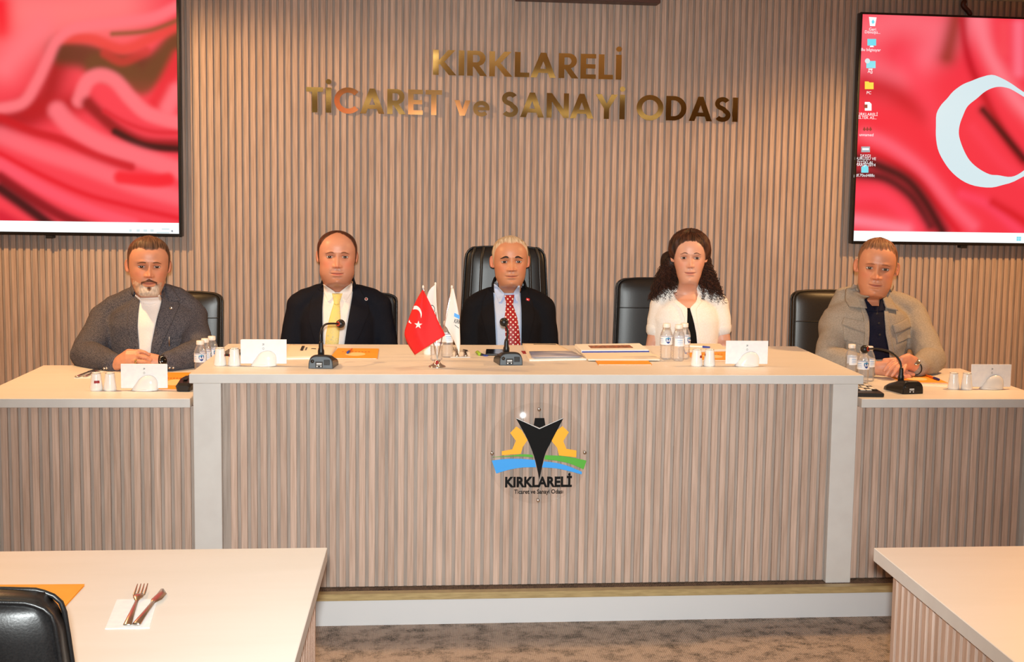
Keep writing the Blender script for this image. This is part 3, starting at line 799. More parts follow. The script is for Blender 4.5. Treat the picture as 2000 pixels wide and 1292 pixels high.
def office_chair(label, x, y, z0, w_top, w_bot, zt, leather, seam_z=None, seam_x=None, rz=0, tall=False):
    t = thing('office_chair', label, 'chair', (x, y, z0), rz)
    zb = 0.50; h = zt-z0-zb
    me, wid, ysurf = chair_back_mesh('backrest', w_top, w_bot, h, 0.085 if not tall else 0.11, leather)
    bk = put('backrest', me, t, (0, 0.16, zb))
    bk.rotation_euler = (math.radians(-4), 0, 0)
    th = 0.085 if not tall else 0.11
    # piping down both sides and stitched seams
    for s in (-1, 1):
        side_ = [(wid(v), -.015, v*h) for v in np.linspace(.03, .94, 12)]
        top_ = [(wid(.985)*u, -.015*u*u, h*.995-.012*u**4) for u in np.linspace(.93, -.93, 15)]
        path = [(a, b+s*th*.29, c) for a, b, c in side_]+[(a, b+s*th*.29, c) for a, b, c in top_]+[(-a, b+s*th*.29, c) for a, b, c in side_[::-1]]
        put('piping', tube('piping', spline(path, 90), .0045, leather, 6), bk)
    if seam_z:
        v = (seam_z-z0-zb)/h
        put('seam', tube('seam', [(u*wid(v), ysurf(u, v)-.0005, v*h) for u in np.linspace(-.96, .96, 15)], .0026, leather, 6), bk)
    if seam_x:
        for s in (-1, 1):
            for f in seam_x:
                put('seam', tube('seam', [(s*wid(v)*f, ysurf(f, v)-.001, v*h) for v in np.linspace(.05, .985, 14)], .0075, leather, 8), bk)
    put('seat', box('seat', (-.25, -.36, .32), (.25, .16, .42), leather, .035, 4, True), t)
    for s in (-1, 1):
        put('armrest', tube('armrest', spline([(s*.27, .14, .52), (s*.275, .12, .64), (s*.275, .02, .665), (s*.275, -.12, .66)], 14), .018, M['black'], 8), t)
    put('gas_column', lathe('gas_column', [(.028, .08), (.028, .25), (.02, .25), (.02, .33)], M['black'], 14), t)
    for k in range(5):
        a = 2*PI*k/5+.3
        lg_ = put('foot_spoke', tube('foot_spoke', [(0, 0, .09), (.15*math.cos(a), .15*math.sin(a), .075), (.27*math.cos(a), .27*math.sin(a), .06)], [.022, .018, .014], M['black'], 8), t)
        cs = put('castor', lathe('castor', [(0, -.012), (.024, -.012), (.026, 0), (.024, .012), (0, .012)], M['black'], 14), lg_, (.27*math.cos(a), .27*math.sin(a), .0265))
        cs.rotation_euler = (PI/2, 0, a)
    return t
office_chair('black office chair behind the man in the grey tweed blazer', -1.235, 5.80, DAIS, .485, .47, 1.112, M['leather_sheen'], .985)
office_chair('black office chair behind the man with the yellow tie', -0.40, 6.08, DAIS, .47, .47, 1.09, M['leather'], .96)
office_chair('tall black leather executive chair with vertical seams behind the man in the red tie', 0.385, 6.05, DAIS, .40, .50, 1.335, M['leather'], None, (.60, .84), tall=True)
office_chair('black office chair behind the woman in the white jacket', 1.185, 6.0, DAIS, .455, .50, 1.185, M['leather'], 1.03)
office_chair('black office chair behind the man in the beige jacket', 2.045, 5.82, DAIS, .44, .46, 1.145, M['leather_sheen'], .985)
# foreground chair, seen from behind
fc = office_chair('black leather chair cut off at the lower left corner of the photo', -0.815, 1.985, 0, .44, .56, 1.005, M['leather'], None, None, PI)
fc.location = (-0.785, 2.06, 0)

# ------------------------------------------------------------------ table things
def shaker(label, x, y, z, mark):
    t = thing('shaker', label, 'shaker', (x, y, z), 0, 'salt and pepper shakers')
    b = put('body', lathe('body', [(0, 0), (.0215, 0), (.0236, .003), (.0238, .010), (.021, .030), (.0178, .056), (.0168, .066), (.0145, .0695), (0, .0705)], M['ceramic'], 28), t)
    put('rim', lathe('rim', [(.0166, .0655), (.0172, .0662), (.0168, .0672), (.0160, .0672)], M['goldside'], 28), b)
    for a in (0, 1, 2):
        put('hole', lathe('hole', [(0, .0703), (.0012, .0704), (0, .0709)], M['ink'], 8), b, (.005*math.cos(a*2.1), .005*math.sin(a*2.1), 0))
    if mark is not None:
        # small dark red mark wrapped on the body
        vs = []; fs = []; n = 8
        for k in range(n+1):
            a = -PI/2+mark[0]+(mark[1]-mark[0])*k/n
            for zz in (mark[2], mark[3]):
                r = np.interp(zz, [.010, .030, .056], [.0238, .0210, .0178])+.0004
                vs.append((r*math.cos(a), r*math.sin(a), zz))
        for k in range(n): fs.append((2*k, 2*k+2, 2*k+3, 2*k+1))
        put('mark', mesh('mark', vs, fs, M['inkred']), b)
    return t
shaker('white porcelain shaker with a dark red mark on the left wing desk', -1.247, 4.70, WT, (-.15, .85, .030, .040))
shaker('plain white porcelain shaker beside the holder on the left wing desk', -1.197, 4.70, WT, None)
shaker('leftmost white porcelain shaker on the centre desk', -0.792, 4.715, MT, (1.1, 1.5, .036, .044))
shaker('second white porcelain shaker from the left end of the centre desk', -0.738, 4.71, MT, (-1.25, -.85, .036, .046))
shaker('white porcelain shaker with a dark red mark below the woman in white', 1.060, 4.737, MT, (.45, 1.35, .034, .044))
shaker('rightmost white porcelain shaker on the centre desk, beside the napkins', 1.112, 4.738, MT, (-1.6, -1.2, .040, .050))
shaker('left of the two white porcelain shakers on the right wing desk', 2.133, 4.752, WT, None)
shaker('right of the two white porcelain shakers on the right wing desk', 2.184, 4.742, WT, None)
shaker('white shaker half hidden behind the red flag', 0.001, 5.05, MT, None)

def napkin_holder(x, y, z, where, rz=0.0, flip=1):
    t = thing('napkin_holder', 'low white porcelain napkin holder '+where, 'holder', (x, y, z), rz, 'napkin holders')
    # front and back domes on a flat foot with a slot between
    for nm, s in (('front_dome', -1), ('back_dome', 1)):
        vs = []; fs = []; n, m_ = 28, 10
        for j in range(m_+1):
            b = j/m_*PI/2
            for i in range(n+1):
                a = PI*i/n
                X = .042*math.cos(a)*math.cos(b)**.8
                Zz = .058*max(0, math.sin(a))**.75*math.cos(b)**.6
                X += .010*(Zz/.058)-.010*max(0, -X/.042)*(1-min(1, Zz/.03))
                vs.append((X*(1.0 if Zz > .004 else 1.03), s*(.006+.020*math.sin(b)), Zz+.002))
        for j in range(m_):
            for i in range(n):
                q = (j*(n+1)+i, j*(n+1)+i+1, (j+1)*(n+1)+i+1, (j+1)*(n+1)+i); fs.append(q if s < 0 else q[::-1])
        fs.append(tuple(range(n+1)) if s > 0 else tuple(range(n+1))[::-1])
        put(nm, mesh(nm, vs, fs, M['ceramic'], True), t, (.006*flip, 0, 0))
    put('foot', lathe('foot', [(0, 0), (.040, 0), (.046, .002), (.047, .006), (.042, .0085), (0, .009)], M['ceramic'], 36), t).scale = (1, .62, 1)
    nk = thing('napkins', 'white paper napkins standing in the holder '+where, 'napkins', (x, y, z+.0095), rz, 'napkins in holders')
    for k in range(5):
        dx = R.uniform(-.003, .003); w, h = .084, .092+R.uniform(-.002, .001)
        me = box('napkin', (-w+dx, -.0042+k*.0018, 0), (w+dx, -.0030+k*.0018, h), M['napkin'], .0004, 1)
        n_ = put('napkin', me, nk)
        if k == 0:
            for ch, zz in (('R', .073), ('O', .058), ('V', .044)):
                me2 = text('print', ch, .011, M['micgrey'], .00015)
                fit_text(me2, -.004, .004, -.0035, .0035)
                p_ = put('print', me2, n_, (.0, -.0046, zz)); p_.rotation_euler = (0, PI/2, 0)
    return t
napkin_holder(-1.070, 4.70, WT, 'on the left wing desk')
napkin_holder(-0.628, 4.705, MT, 'at the left end of the centre desk')
napkin_holder(1.262, 4.735, MT, 'at the right end of the centre desk')
napkin_holder(2.292, 4.752, WT, 'on the right wing desk')

def microphone(label, x, y, z, rz, tip, panel, neck=None):
    """front of the wedge base towards -y"""
    t = thing('microphone', label, 'microphone', (x, y, z), rz)
    # wedge base with rounded back, lofted front to back
    vs = []; fs = []; n = 16
    secs = [(-.060, .046, .048, .0), (-.052, .046, .052, .0), (0.0, .050, .046, .0), (.05, .055, .030, .0), (.075, .050, .018, 0), (.088, .036, .008, 0)]
    for (yy, w, h, _) in secs:
        for i in range(n+1):
            a = PI*i/n
            vs.append((w*math.copysign(abs(math.cos(a))**.55, math.cos(a)), yy, h*math.sin(a)**.6))
    for j in range(len(secs)-1):
        for i in range(n):
            fs.append((j*(n+1)+i, j*(n+1)+i+1, (j+1)*(n+1)+i+1, (j+1)*(n+1)+i))
        fs.append((j*(n+1), (j+1)*(n+1), (j+1)*(n+1)+n, j*(n+1)+n))
    fs.append(tuple(range(n+1))); fs.append(tuple(len(vs)-1-i for i in range(n+1)))
    base = put('base', mesh('base', vs, fs, M['micdark'], False), t)
    fp = [(.043*math.copysign(abs(math.cos(PI*i/n))**.55, math.cos(PI*i/n)), .002+.043*math.sin(PI*i/n)**.6) for i in range(n+1)]
    pn = put('front_panel', prism('front_panel', fp, -.0625, -.0602, panel), base)
    put('display', box('display', (.012, -.0636, .014), (.034, -.0626, .034), M['black'], .001, 1), pn)
    put('logo_plate', box('logo_plate', (-.020, -.0632, .004), (.008, -.0626, .027), M['micdark']), pn)
    for (a, b, c, d) in ((-.016, .018, .004, .0215), (-.016, .0135, .004, .0150), (-.016, .0065, -.011, .0105), (-.001, .0065, .003, .0105)):
        put('print', box('print', (a, -.0637, b), (c, -.0633, d), M['printwhite']), pn)
    bt = put('button', lathe('button', [(0, 0), (.007, 0), (.007, .0012), (0, .0014)], M['micdark'], 18), pn, (-.031, -.0626, .028)); bt.rotation_euler = (PI/2, 0, 0)
    put('neck_socket', lathe('neck_socket', [(.0125, .036), (.0125, .058), (.0095, .066), (.0085, .088), (.006, .094), (0, .095)], M['black'], 18), base, (-.008, .018, 0))
    tp_ = Vector(tip)
    p0 = Vector((-.008, .018, .085))
    if neck is None:
        mid = [p0, p0+Vector((0, 0, .045)), p0.lerp(tp_, .45)+Vector((-.010, 0, .022)), tp_]
    else:
        mid = [p0]+[Vector(q) for q in neck]+[tp_]
    put('gooseneck', tube('gooseneck', spline(mid, 22), .0042, M['black'], 8), t)
    d = (mid[-1]-mid[-2]).normalized()
    hd = put('capsule', lathe('capsule', [(0, -.012), (.008, -.011), (.0150, -.006), (.0175, .002), (.0170, .010), (.0125, .018), (.006, .0215), (0, .022)], M['black'], 20), t, tp_)
    hd.rotation_euler = d.to_track_quat('Z', 'Y').to_euler()
    put('ring', lathe('ring', [(.0075, -.013), (.0090, -.0135), (.0095, -.012), (.0080, -.0115)], M['redled'], 20), hd)
    return t
microphone('black gooseneck microphone in front of the man with the yellow tie', -0.405, 4.70, MT, -.03, (.052, .13, .150), M['micgrey'],
           [(-.010, .02, .125), (.006, .05, .156)])
microphone('black gooseneck microphone in front of the man with the red tie', 0.316, 4.80, MT, .08, (-.018, .02, .160), M['micgrey'],
           [(-.002, .03, .125), (-.012, .04, .150)])
microphone('black gooseneck microphone on the right wing desk', 1.902, 4.69, WT, .16, (-.085, .17, .150), M['micdark'],
           [(-.010, .03, .12), (-.03, .06, .150), (-.06, .12, .158)])

# ---- bottles
def bottle(label, x, y, z, rz, group='small water bottles'):
    t = thing('water_bottle', label, 'bottle', (x, y, z), rz, group)
    prof = [(0, .004), (.018, 0), (.0235, .004)]
    zz = .010
    while zz < .060:
        prof += [(.0245, zz), (.0228, zz+.005)]; zz += .010
    prof += [(.0245, .062), (.0248, .066), (.0248, .100), (.0246, .104), (.0225, .112), (.0165, .126), (.0135, .132), (.0130, .136)]
    put('body', lathe('body', prof, M['pet'], 26), t)
    put('cap', lathe('cap', [(.0152, .132), (.0156, .134), (.0156, .146), (.0146, .1485), (0, .149)], M['cap'], 24), t)
    n = 22
    def band(nm, a0, a1, z0, z1, mm, r=.0252, par=None):
        vs = []; fs = []
        for k in range(n+1):
            a = a0+(a1-a0)*k/n
            vs += [(r*math.cos(a), r*math.sin(a), z0), (r*math.cos(a), r*math.sin(a), z1)]
        for k in range(n): fs.append((2*k, 2*k+2, 2*k+3, 2*k+1))
        return put(nm, mesh(nm, vs, fs, mm, True), par or t)
    lb = band('label_band', -PI/2-2.2, -PI/2+2.2, .062, .099, M['lab_white'])
    band('label_line', -PI/2-2.2, -PI/2+2.2, .0955, .0972, M['lab_blue'], .0254, lb)
    # shield emblem, wrapped
    def wrapped(nm, pts, mm, r):
        vs = [(r*math.cos(-PI/2+u/.025), r*math.sin(-PI/2+u/.025), v) for u, v in pts]
        c = sum((Vector(v) for v in vs), Vector())/len(vs); c2 = Vector((0, 0, c.z)); d = Vector((c.x, c.y, 0)).normalized()*r
        vs.append(c2+d); m_ = len(pts)
        put(nm, mesh(nm, vs, [(i, (i+1) % m_, m_) for i in range(m_)], mm), lb)
    wrapped('emblem', [(-.011, .090), (0, .0935), (.011, .091), (.0105, .078), (.005, .070), (0, .067), (-.005, .070), (-.0105, .078)], M['lab_blue'], .0256)
    wrapped('emblem_top', [(-.0105, .0895), (0, .0925), (.010, .0905), (.004, .0865), (-.0105, .085)], M['lab_cyan'], .0258)
    for u in (-1, 1):
        band('label_text', -PI/2+u*1.25-.5, -PI/2+u*1.25+.5, .072, .0735, M['lab_light'], .0255, lb)
        band('label_text', -PI/2+u*1.25-.45, -PI/2+u*1.25+.45, .078, .080, M['lab_light'], .0255, lb)
        band('label_text', -PI/2+u*1.25-.5, -PI/2+u*1.25+.4, .085, .088, M['lab_light'], .0255, lb)
    me = text('brand', 'assu', .009, M['printwhite'], .0001, bold=.0002); fit_text(me, -.0085, .0085, -.003, .003)
    put('brand', me, lb, (0, -.0260, .0785))
    # water inside
    return t
bottle('frontmost of the three water bottles at the end of the left wing desk', -0.925, 5.04, WT, .35)
bottle('middle one of the three water bottles at the end of the left wing desk', -0.918, 5.11, WT, 1.6)
bottle('rearmost of the three water bottles at the end of the left wing desk', -0.905, 5.19, WT, .9)
bottle('water bottle behind the flag stand, nearest the flag poles', 0.030, 4.87, MT, .8)
bottle('second water bottle behind the flag stand, beside the white flag', 0.074, 4.97, MT, -1.0)
bottle('left water bottle of the group before the woman in white, shield label forward', 0.974, 4.93, MT, .12)
bottle('front water bottle of the group before the woman in white', 1.016, 4.885, MT, 1.35)
bottle('rear water bottle of the group before the woman in white', 1.052, 4.945, MT, .75)
bottle('left water bottle on the right wing desk beside the centre desk', 1.795, 5.02, WT, 1.5)
bottle('front water bottle on the right wing desk, shield label forward', 1.798, 4.885, WT, .22)
bottle('right rear water bottle on the right wing desk', 1.848, 4.955, WT, -.9)

# ---- flat things
def sheet(name, corners, z, th, m, parent=None, org=None, bow=0.0, nu=8, nv=8):
    """quad of four ground points (x,y) lying at height z, with thickness; bow lifts the middle"""
    A, B, C_, D = [Vector((c[0], c[1])) for c in corners]
    vs = []; fs = []
    ox, oy, oz = org if org else (0, 0, 0)
    for side in (1, 0):
        for j in range(nv+1):
            for i in range(nu+1):
                u, v = i/nu, j/nv
                p = A.lerp(B, u).lerp(D.lerp(C_, u), v)
                zz = z+bow*math.sin(PI*u)*math.sin(PI*min(1, v*1.0))+(th if side else 0)
                vs.append((p.x-ox, p.y-oy, zz-oz))
    n = (nu+1)*(nv+1)
    for j in range(nv):
        for i in range(nu):
            a = j*(nu+1)+i
            fs.append((a, a+1, a+nu+2, a+nu+1)); fs.append((n+a, n+a+nu+1, n+a+nu+2, n+a+1))
    rim = [i for i in range(nu)] + [j*(nu+1)+nu for j in range(nv)] + [nv*(nu+1)+i for i in range(nu, 0, -1)] + [j*(nu+1) for j in range(nv, 0, -1)]
    for k in range(len(rim)):
        a, b = rim[k], rim[(k+1) % len(rim)]; fs.append((b, a, n+a, n+b))
    bm = bmesh.new(); tmp = mesh(name, vs, fs); bm.from_mesh(tmp)
    return put(name, from_bm(name, bm, m, bow > 0), parent)
def inner_quad(cs, u0, u1, v0, v1):
    A, B, C_, D = [Vector(c) for c in cs]
    f = lambda u, v: A.lerp(B, u).lerp(D.lerp(C_, u), v)
    return [f(u0, v0), f(u1, v0), f(u1, v1), f(u0, v1)]
def folder(label, cs, z, ellipse=True, line=True):
    """cs: near-left, near-right, far-right, far-left on the table"""
    c = sum((Vector(q) for q in cs), Vector((0, 0)))/4
    t = thing('folder', label, 'folder', (c.x, c.y, z), 0, 'orange folders')
    o = (c.x, c.y, z)
    sheet('cover', cs, z+.0032, .0008, M['orange'], t, o)
    sheet('leaves', inner_quad(cs, .01, .985, .012, .985), z+.0006, .0026, M['paper'], t, o)
    sheet('back_cover', cs, z, .0006, M['orange'], t, o)
    if ellipse:
        q = inner_quad(cs, .5, .72, .38, .56); a = Vector(q[0]); ux = Vector(q[1])-a; vy = Vector(q[3])-a
        vs = [((a+ux*math.cos(k)+vy*math.sin(k)).x-o[0], (a+ux*math.cos(k)+vy*math.sin(k)).y-o[1], .0044) for k in np.linspace(0, 2*PI, 33)[:-1]]
        put('emblem', mesh('emblem', vs, [tuple(range(32))], M['cream_print']), t)
    if line:
        for k in range(9):
            u = .16+.075*k
            sheet('lettering', inner_quad(cs, u, u+.045, .60, .66), z+.0041, .0002, M['inkorange'], t, o, nu=1, nv=1)
    return t
folder('orange folder under the hands of the man in the grey blazer', [(-1.055, 4.715), (-0.905, 4.70), (-0.93, 5.13), (-1.10, 5.13)], WT)
f_ = folder('orange folder in front of the man with the yellow tie', [(-0.395, 4.905), (-0.206, 4.902), (-0.212, 5.20), (-0.385, 5.21)], MT)
folder('orange folder sticking out under the open book before the man in the red tie', [(0.668, 4.748), (0.884, 4.752), (0.893, 5.06), (0.678, 5.05)], MT, False, False)
folder('orange folder beside the white shakers before the woman', [(1.085, 4.885), (1.275, 4.878), (1.282, 5.165), (1.10, 5.16)], MT)
folder('orange folder under the hands of the man in the beige jacket', [(1.972, 4.898), (2.170, 4.888), (2.185, 5.165), (1.985, 5.165)], WT)
folder('orange folder on the left foreground table beside the black chair', [(-0.985, 2.45), (-0.745, 2.47), (-0.742, 2.675), (-0.97, 2.68)], FT, False, False)

def brochure(label, cs, z, bow, thick_=.004):
    c = sum((Vector(q) for q in cs), Vector((0, 0)))/4
    t = thing('brochure', label, 'brochure', (c.x, c.y, z)); o = (c.x, c.y, z)
    sheet('leaves', cs, z, thick_, M['paper'], t, o)
    sheet('cover', cs, z+thick_, .0008, M['paperc'], t, o, bow=bow, nu=12, nv=10)
    return t, o
bc = [(-0.575, 4.885), (-0.392, 4.915), (-0.392, 5.25), (-0.60, 5.325)]
t, o = brochure('cream brochure with dark lettering beside the orange folder at the left of the desk', bc, MT, .010)
for (u0, u1, v0, v1, mm) in ((.30, .36, .38, .72, M['ink']), (.40, .43, .40, .62, M['micgrey']), (.52, .62, .50, .54, M['ink']), (.66, .76, .50, .54, M['inkred'])):
    cq = inner_quad(bc, u0, u1, v0, v1); sheet('lettering', cq, MT+.0155, .0003, mm, t, o, nu=1, nv=1)
bc = [(0.403, 4.862), (0.640, 4.902), (0.566, 5.385), (0.414, 5.39)]
t, o = brochure('white open brochure with a blue lower half before the man in the red tie', bc, MT, .006)
sheet('blue_page', inner_quad(bc, .05, .96, .02, .40), MT+.0112, .0004, noisy('blue_fade', srgb(116, 128, 172), srgb(206, 206, 218), (1, 3, 1), 5, 2, .5), t, o, bow=.004)
sheet('page_slot', inner_quad(bc, .30, .92, .90, .93), MT+.0062, .0008, M['ink'], t, o)
bc = [(0.640, 4.850), (0.934, 4.856), (0.928, 5.288), (0.632, 5.245)]
c = sum((Vector(q) for q in bc), Vector((0, 0)))/4; o = (c.x, c.y, MT+.0046)
t = thing('book', 'open white book with a photo strip and blue spine line on the centre desk', 'book', o)
sheet('lower_page', inner_quad(bc, 0, 1, 0, .55), MT+.0046, .006, M['paperc'], t, o)
sheet('upper_page', inner_quad(bc, 0, .985, .50, 1), MT+.0046, .016, M['paper'], t, o)
sheet('binding_line', inner_quad(bc, .01, .99, .485, .50), MT+.0106, .005, M['blue'], t, o)
sheet('photo_strip', inner_quad(bc, .17, .80, .64, .86), MT+.0208, .0003, noisy('photo_print', srgb(70, 50, 40), srgb(196, 120, 80), (60, 60, 60), 1.2, 3, .4), t, o)
bc = [(1.090, 5.10), (1.285, 5.15), (1.300, 5.34), (1.130, 5.345)]
c = sum((Vector(q) for q in bc), Vector((0, 0)))/4; o = (c.x, c.y, MT)
t = thing('notebook', 'cream notebook with a blue cover edge before the woman in white', 'notebook', o)
sheet('cover', bc, MT, .004, M['blue'], t, o)
sheet('leaves', inner_quad(bc, .01, .99, .02, .99), MT+.004, .010, M['paperc'], t, o)
t = thing('pen', 'white pen with blue grip on the notebook before the woman', 'pen', (1.16, 5.20, MT+.0182), -.35)
put('barrel', tube('barrel', [(-.06, 0, 0), (.04, 0, 0)], .0042, M['paper'], 10), t); put('grip', tube('grip', [(.03, 0, 0), (.058, 0, 0)], [.0052, .0035], M['blue'], 10), t)
# loose paper napkins
sheet_n = sheet('paper_slip', [(0.940, 4.935), (0.955, 4.885), (0.958, 5.06), (0.935, 5.09)], MT, .002, M['paperc']); tag(sheet_n, 'small cream slip of paper left of the water bottles before the woman', 'paper')
sheet_n = sheet('name_slip', [(2.015, 4.83), (2.190, 4.80), (2.19, 4.845), (2.02, 4.88)], WT, .0015, M['paper']); tag(sheet_n, 'white paper strip below the orange folder on the right wing desk', 'paper')
sheet_n = sheet('red_card', [(0.393, 5.075), (0.417, 5.075), (0.414, 5.165), (0.392, 5.165)], MT, .0012, M['inkred']); tag(sheet_n, 'small dark red card behind the middle microphone', 'card')

def phone(label, x, y, z, rz):
    t = thing('phone', label, 'phone', (x, y, z), rz)
    b = put('case', box('case', (-.037, -.076, 0), (.037, .076, .0085), M['black'], .004, 3, True), t)
    put('glass', box('glass', (-.0345, -.0735, .0082), (.0345, .0735, .0092), M['blackgloss'], .0004, 1), b)
    return t
phone('black phone behind the shakers at the left end of the centre desk', -0.795, 5.05, MT, -.05)
phone('black phone behind the middle microphone', 0.274, 5.085, MT, -.06)
t = thing('badge', 'green and blue plastic badge beside the phone in the middle of the desk', 'badge', (0.214, 5.02, MT), .3)
put('clip', tube('clip', [(-.006, .0, .006), (-.004, .03, .012), (-.002, .055, .006)], [.008, .006, .004], M['green'], 8), t)
put('tag', box('tag', (.004, -.03, 0), (.022, .02, .004), M['blue'], .0012, 1), t); put('body', box('body', (-.004, -.01, 0), (.010, .045, .008), M['ink'], .002, 1), t)
def small_pen(label, a, b, z, m1, m2, r=.0045):
    a = Vector((a[0], a[1], 0)); b = Vector((b[0], b[1], 0))
    t = thing('pen', label, 'pen', (a.x, a.y, z+r))
    put('barrel', tube('barrel', [(0, 0, 0), (b-a)*.75], [r*.6, r], m1, 10), t)
    put('cap', tube('cap', [(b-a)*.72, (b-a)], [r*1.25, r*1.15], m2, 10), t)
small_pen('orange pen with a dark blue cap on the right wing desk', (2.147, 5.10), (2.153, 4.945), WT+.0042, M['orangepl'], M['navyblue'])
small_pen('orange pen with a blue cap lying on the orange folder of the centre desk', (-0.322, 5.15), (-0.332, 5.03), MT+.0046, M['orangepl'], M['blue'])
# black devices
t = thing('telephone_handset', 'black handset at the inner end of the left wing desk', 'handset', (-0.921, 4.75, WT), -.02)
vs = []; fs = []
secs = [(-.082, .018, .004, .024), (-.074, .023, 0, .033), (-.02, .025, 0, .041), (.06, .022, .0, .040), (.085, .016, .0, .028)]
for yy, w, a, b in secs: vs += [(-w, yy, a), (w, yy, a), (w*1.25, yy, (a+b)*.6), (w*.85, yy, b), (-w*.85, yy, b), (-w*1.25, yy, (a+b)*.6)]
for j in range(len(secs)-1):
    for i in range(6): fs.append((j*6+i, j*6+(i+1) % 6, (j+1)*6+(i+1) % 6, (j+1)*6+i))
fs += [tuple(range(6))[::-1], tuple(24+i for i in range(6))]
put('shell', mesh('shell', vs, fs, M['micdark']), t)
put('top_groove', box('top_groove', (-.008, -.05, .0405), (.008, .06, .0435), M['black'], .001, 1), t)
t = thing('keyboard', 'black keyboard with pale keys beside the right end of the centre desk', 'keyboard', (1.722, 4.685, WT), -.09)
put('body', box('body', (-.055, -.13, 0), (.055, .13, .016), M['black'], .005, 3), t)
for j in range(7):
    for i in range(4):
        put('key', box('key', (-.046+i*.024, -.07+j*.027, .016), (-.026+i*.024, -.048+j*.027, .0195), M['paperc'] if (i+j) % 3 else M['black'], .0012, 1), t)

# cutlery on paper napkins
def fork_mesh(Lg, m):
    bm = bmesh.new()
    def add(vf):
        me = mesh('t', *vf); bm.from_mesh(me)
    add(tube_vf([(0, 0, .003), (0, Lg*.30, .0035), (0, Lg*.62, .004)], [.0085, .006, .0035], 10, .28, (1, 0, 0)))
    add(tube_vf([(0, Lg*.60, .004), (0, Lg*.68, .006), (0, Lg*.76, .005)], [.004, .0105, .0118], 12, .2, (1, 0, 0)))
    for k in range(4):
        x = -.0105+k*.007
        add(tube_vf([(x, Lg*.74, .005), (x, Lg*.88, .006), (x*1.0, Lg, .0095)], [.0024, .0020, .0010], 8, .6, (1, 0, 0)))
    return from_bm('fork', bm, m, True)
def knife_mesh(Lg, m):
    bm = bmesh.new()
    def add(vf):
        me = mesh('t', *vf); bm.from_mesh(me)
    add(tube_vf([(0, 0, .004), (0, Lg*.25, .0045), (0, Lg*.58, .004)], [.0092, .0068, .0048], 10, .42, (1, 0, 0)))
    add(tube_vf([(0, Lg*.56, .004), (.002, Lg*.66, .0035), (.004, Lg*.82, .003), (-.004, Lg*.98, .002)], [.005, .0115, .0105, .003], 12, .14, (1, 0, 0)))
    return from_bm('knife', bm, m, True)
mk, mf = knife_mesh(.225, M['steel']), fork_mesh(.235, M['steel'])
def setting(where, na, fa, ka, z, nap):
    n_ = sheet('paper_napkin', nap, z, .0016, M['napkin']); tag(n_, 'white paper napkin under the cutlery '+where, 'napkin')
    for nm, me, (x, y, a) in (('fork', mf, fa), ('knife', mk, ka)):
        o_ = put(nm, me, None, (x, y, z+.0018)); o_.rotation_euler = (0, 0, a); tag(o_, 'steel '+nm+' on the paper napkin '+where, nm)
setting('on the left foreground table', 0, (-0.590, 2.415, .10), (-0.572, 2.415, -.03), FT, [(-.630, 2.405), (-.545, 2.405), (-.566, 2.575), (-.650, 2.578)])
setting('on the centre desk beside the white flag', 0, (0.115, 4.965, .0), (0.150, 4.968, 0), MT, [(.088, 4.954), (.168, 4.956), (.171, 5.125), (.093, 5.11)])
setting('on the left wing desk', 0, (-1.375, 5.012, -.05), (-1.402, 5.0, -.07), WT, [(-1.412, 4.998), (-1.350, 5.0), (-1.342, 5.18), (-1.400, 5.195)])

# ------------------------------------------------------------------ flag stand and flags
FX, FY = 0.032, 4.69
st = thing('flag_stand', 'chrome table stand with three short poles on the centre desk', 'flag stand', (FX, FY, MT))
put('base', lathe('base', [(0, 0), (.0325, 0), (.034, .002), (.031, .005), (.020, .010), (.012, .018), (.0105, .026), (0, .028)], M['chrome'], 32), st)
put('emblem', lathe('emblem', [(0, 0), (.006, 0), (.006, .002), (0, .003)], M['inkred'], 14), st, (0, -.0125, .020)).rotation_euler = (1.2, 0, 0)
pole_tops = [at(826.5, 560, FY+.005), at(850.5, 554, FY+.055), at(882.5, 560, FY+.012)]
base_p = Vector((FX, FY, MT+.02))
for p in pole_tops:
    q = p-Vector((FX, FY, MT))
    pl = put('pole', tube('pole', [(0, 0, .018), q], .0022, M['chrome'], 8), st)
    put('finial', lathe('finial', [(0, -.006), (.0035, -.005), (.0042, 0), (.003, .005), (0, .007)], M['cap'], 12), pl, q)
def flag(label, poly_left, poly_right, yfun, m, fold=None, name='table_flag'):
    """cloth between two measured edges, hung in depth by yfun"""
    n, k = 26, 16
    Lp = spline([(a, b, 0) for a, b in poly_left], n); Rp = spline([(a, b, 0) for a, b in poly_right], n)
    o = pole_tops[0]
    vs = []; fs = []
    for j in range(n+1):
        for i in range(k+1):
            q = Lp[j].lerp(Rp[j], i/k); u, v = i/k, j/n
            vs.append(at(q.x, q.y, yfun(u, v)))
    for j in range(n):
        for i in range(k): fs.append((j*(k+1)+i, j*(k+1)+i+1, (j+1)*(k+1)+i+1, (j+1)*(k+1)+i))
    org = vs[0].copy()
    t = thing(name, label, 'flag', org, 0, 'table flags')
    me = mesh('cloth', [v-org for v in vs], fs, m, True)
    ob = put('cloth', me, t)
    md = ob.modifiers.new('thick', 'SOLIDIFY'); md.thickness = .0009; md.offset = 1
    return t, org
def wave(u, v, a=.010, ph=0.0): return a*math.sin(3.4*u+ph+1.2*v)
yr = lambda u, v: FY-.030-.012*math.sin(PI*u)+.035*max(0, .32-u)/.32+.004*math.sin(9*u+3*v)
red, ro = flag('red table flag with white crescent and star', [(824.5, 566), (811, 590), (799, 620), (790, 650), (797, 672), (810, 693)], [(827, 566), (838, 588), (849, 611), (858, 631), (867, 648), (869.5, 654)], yr, M['flagred'])
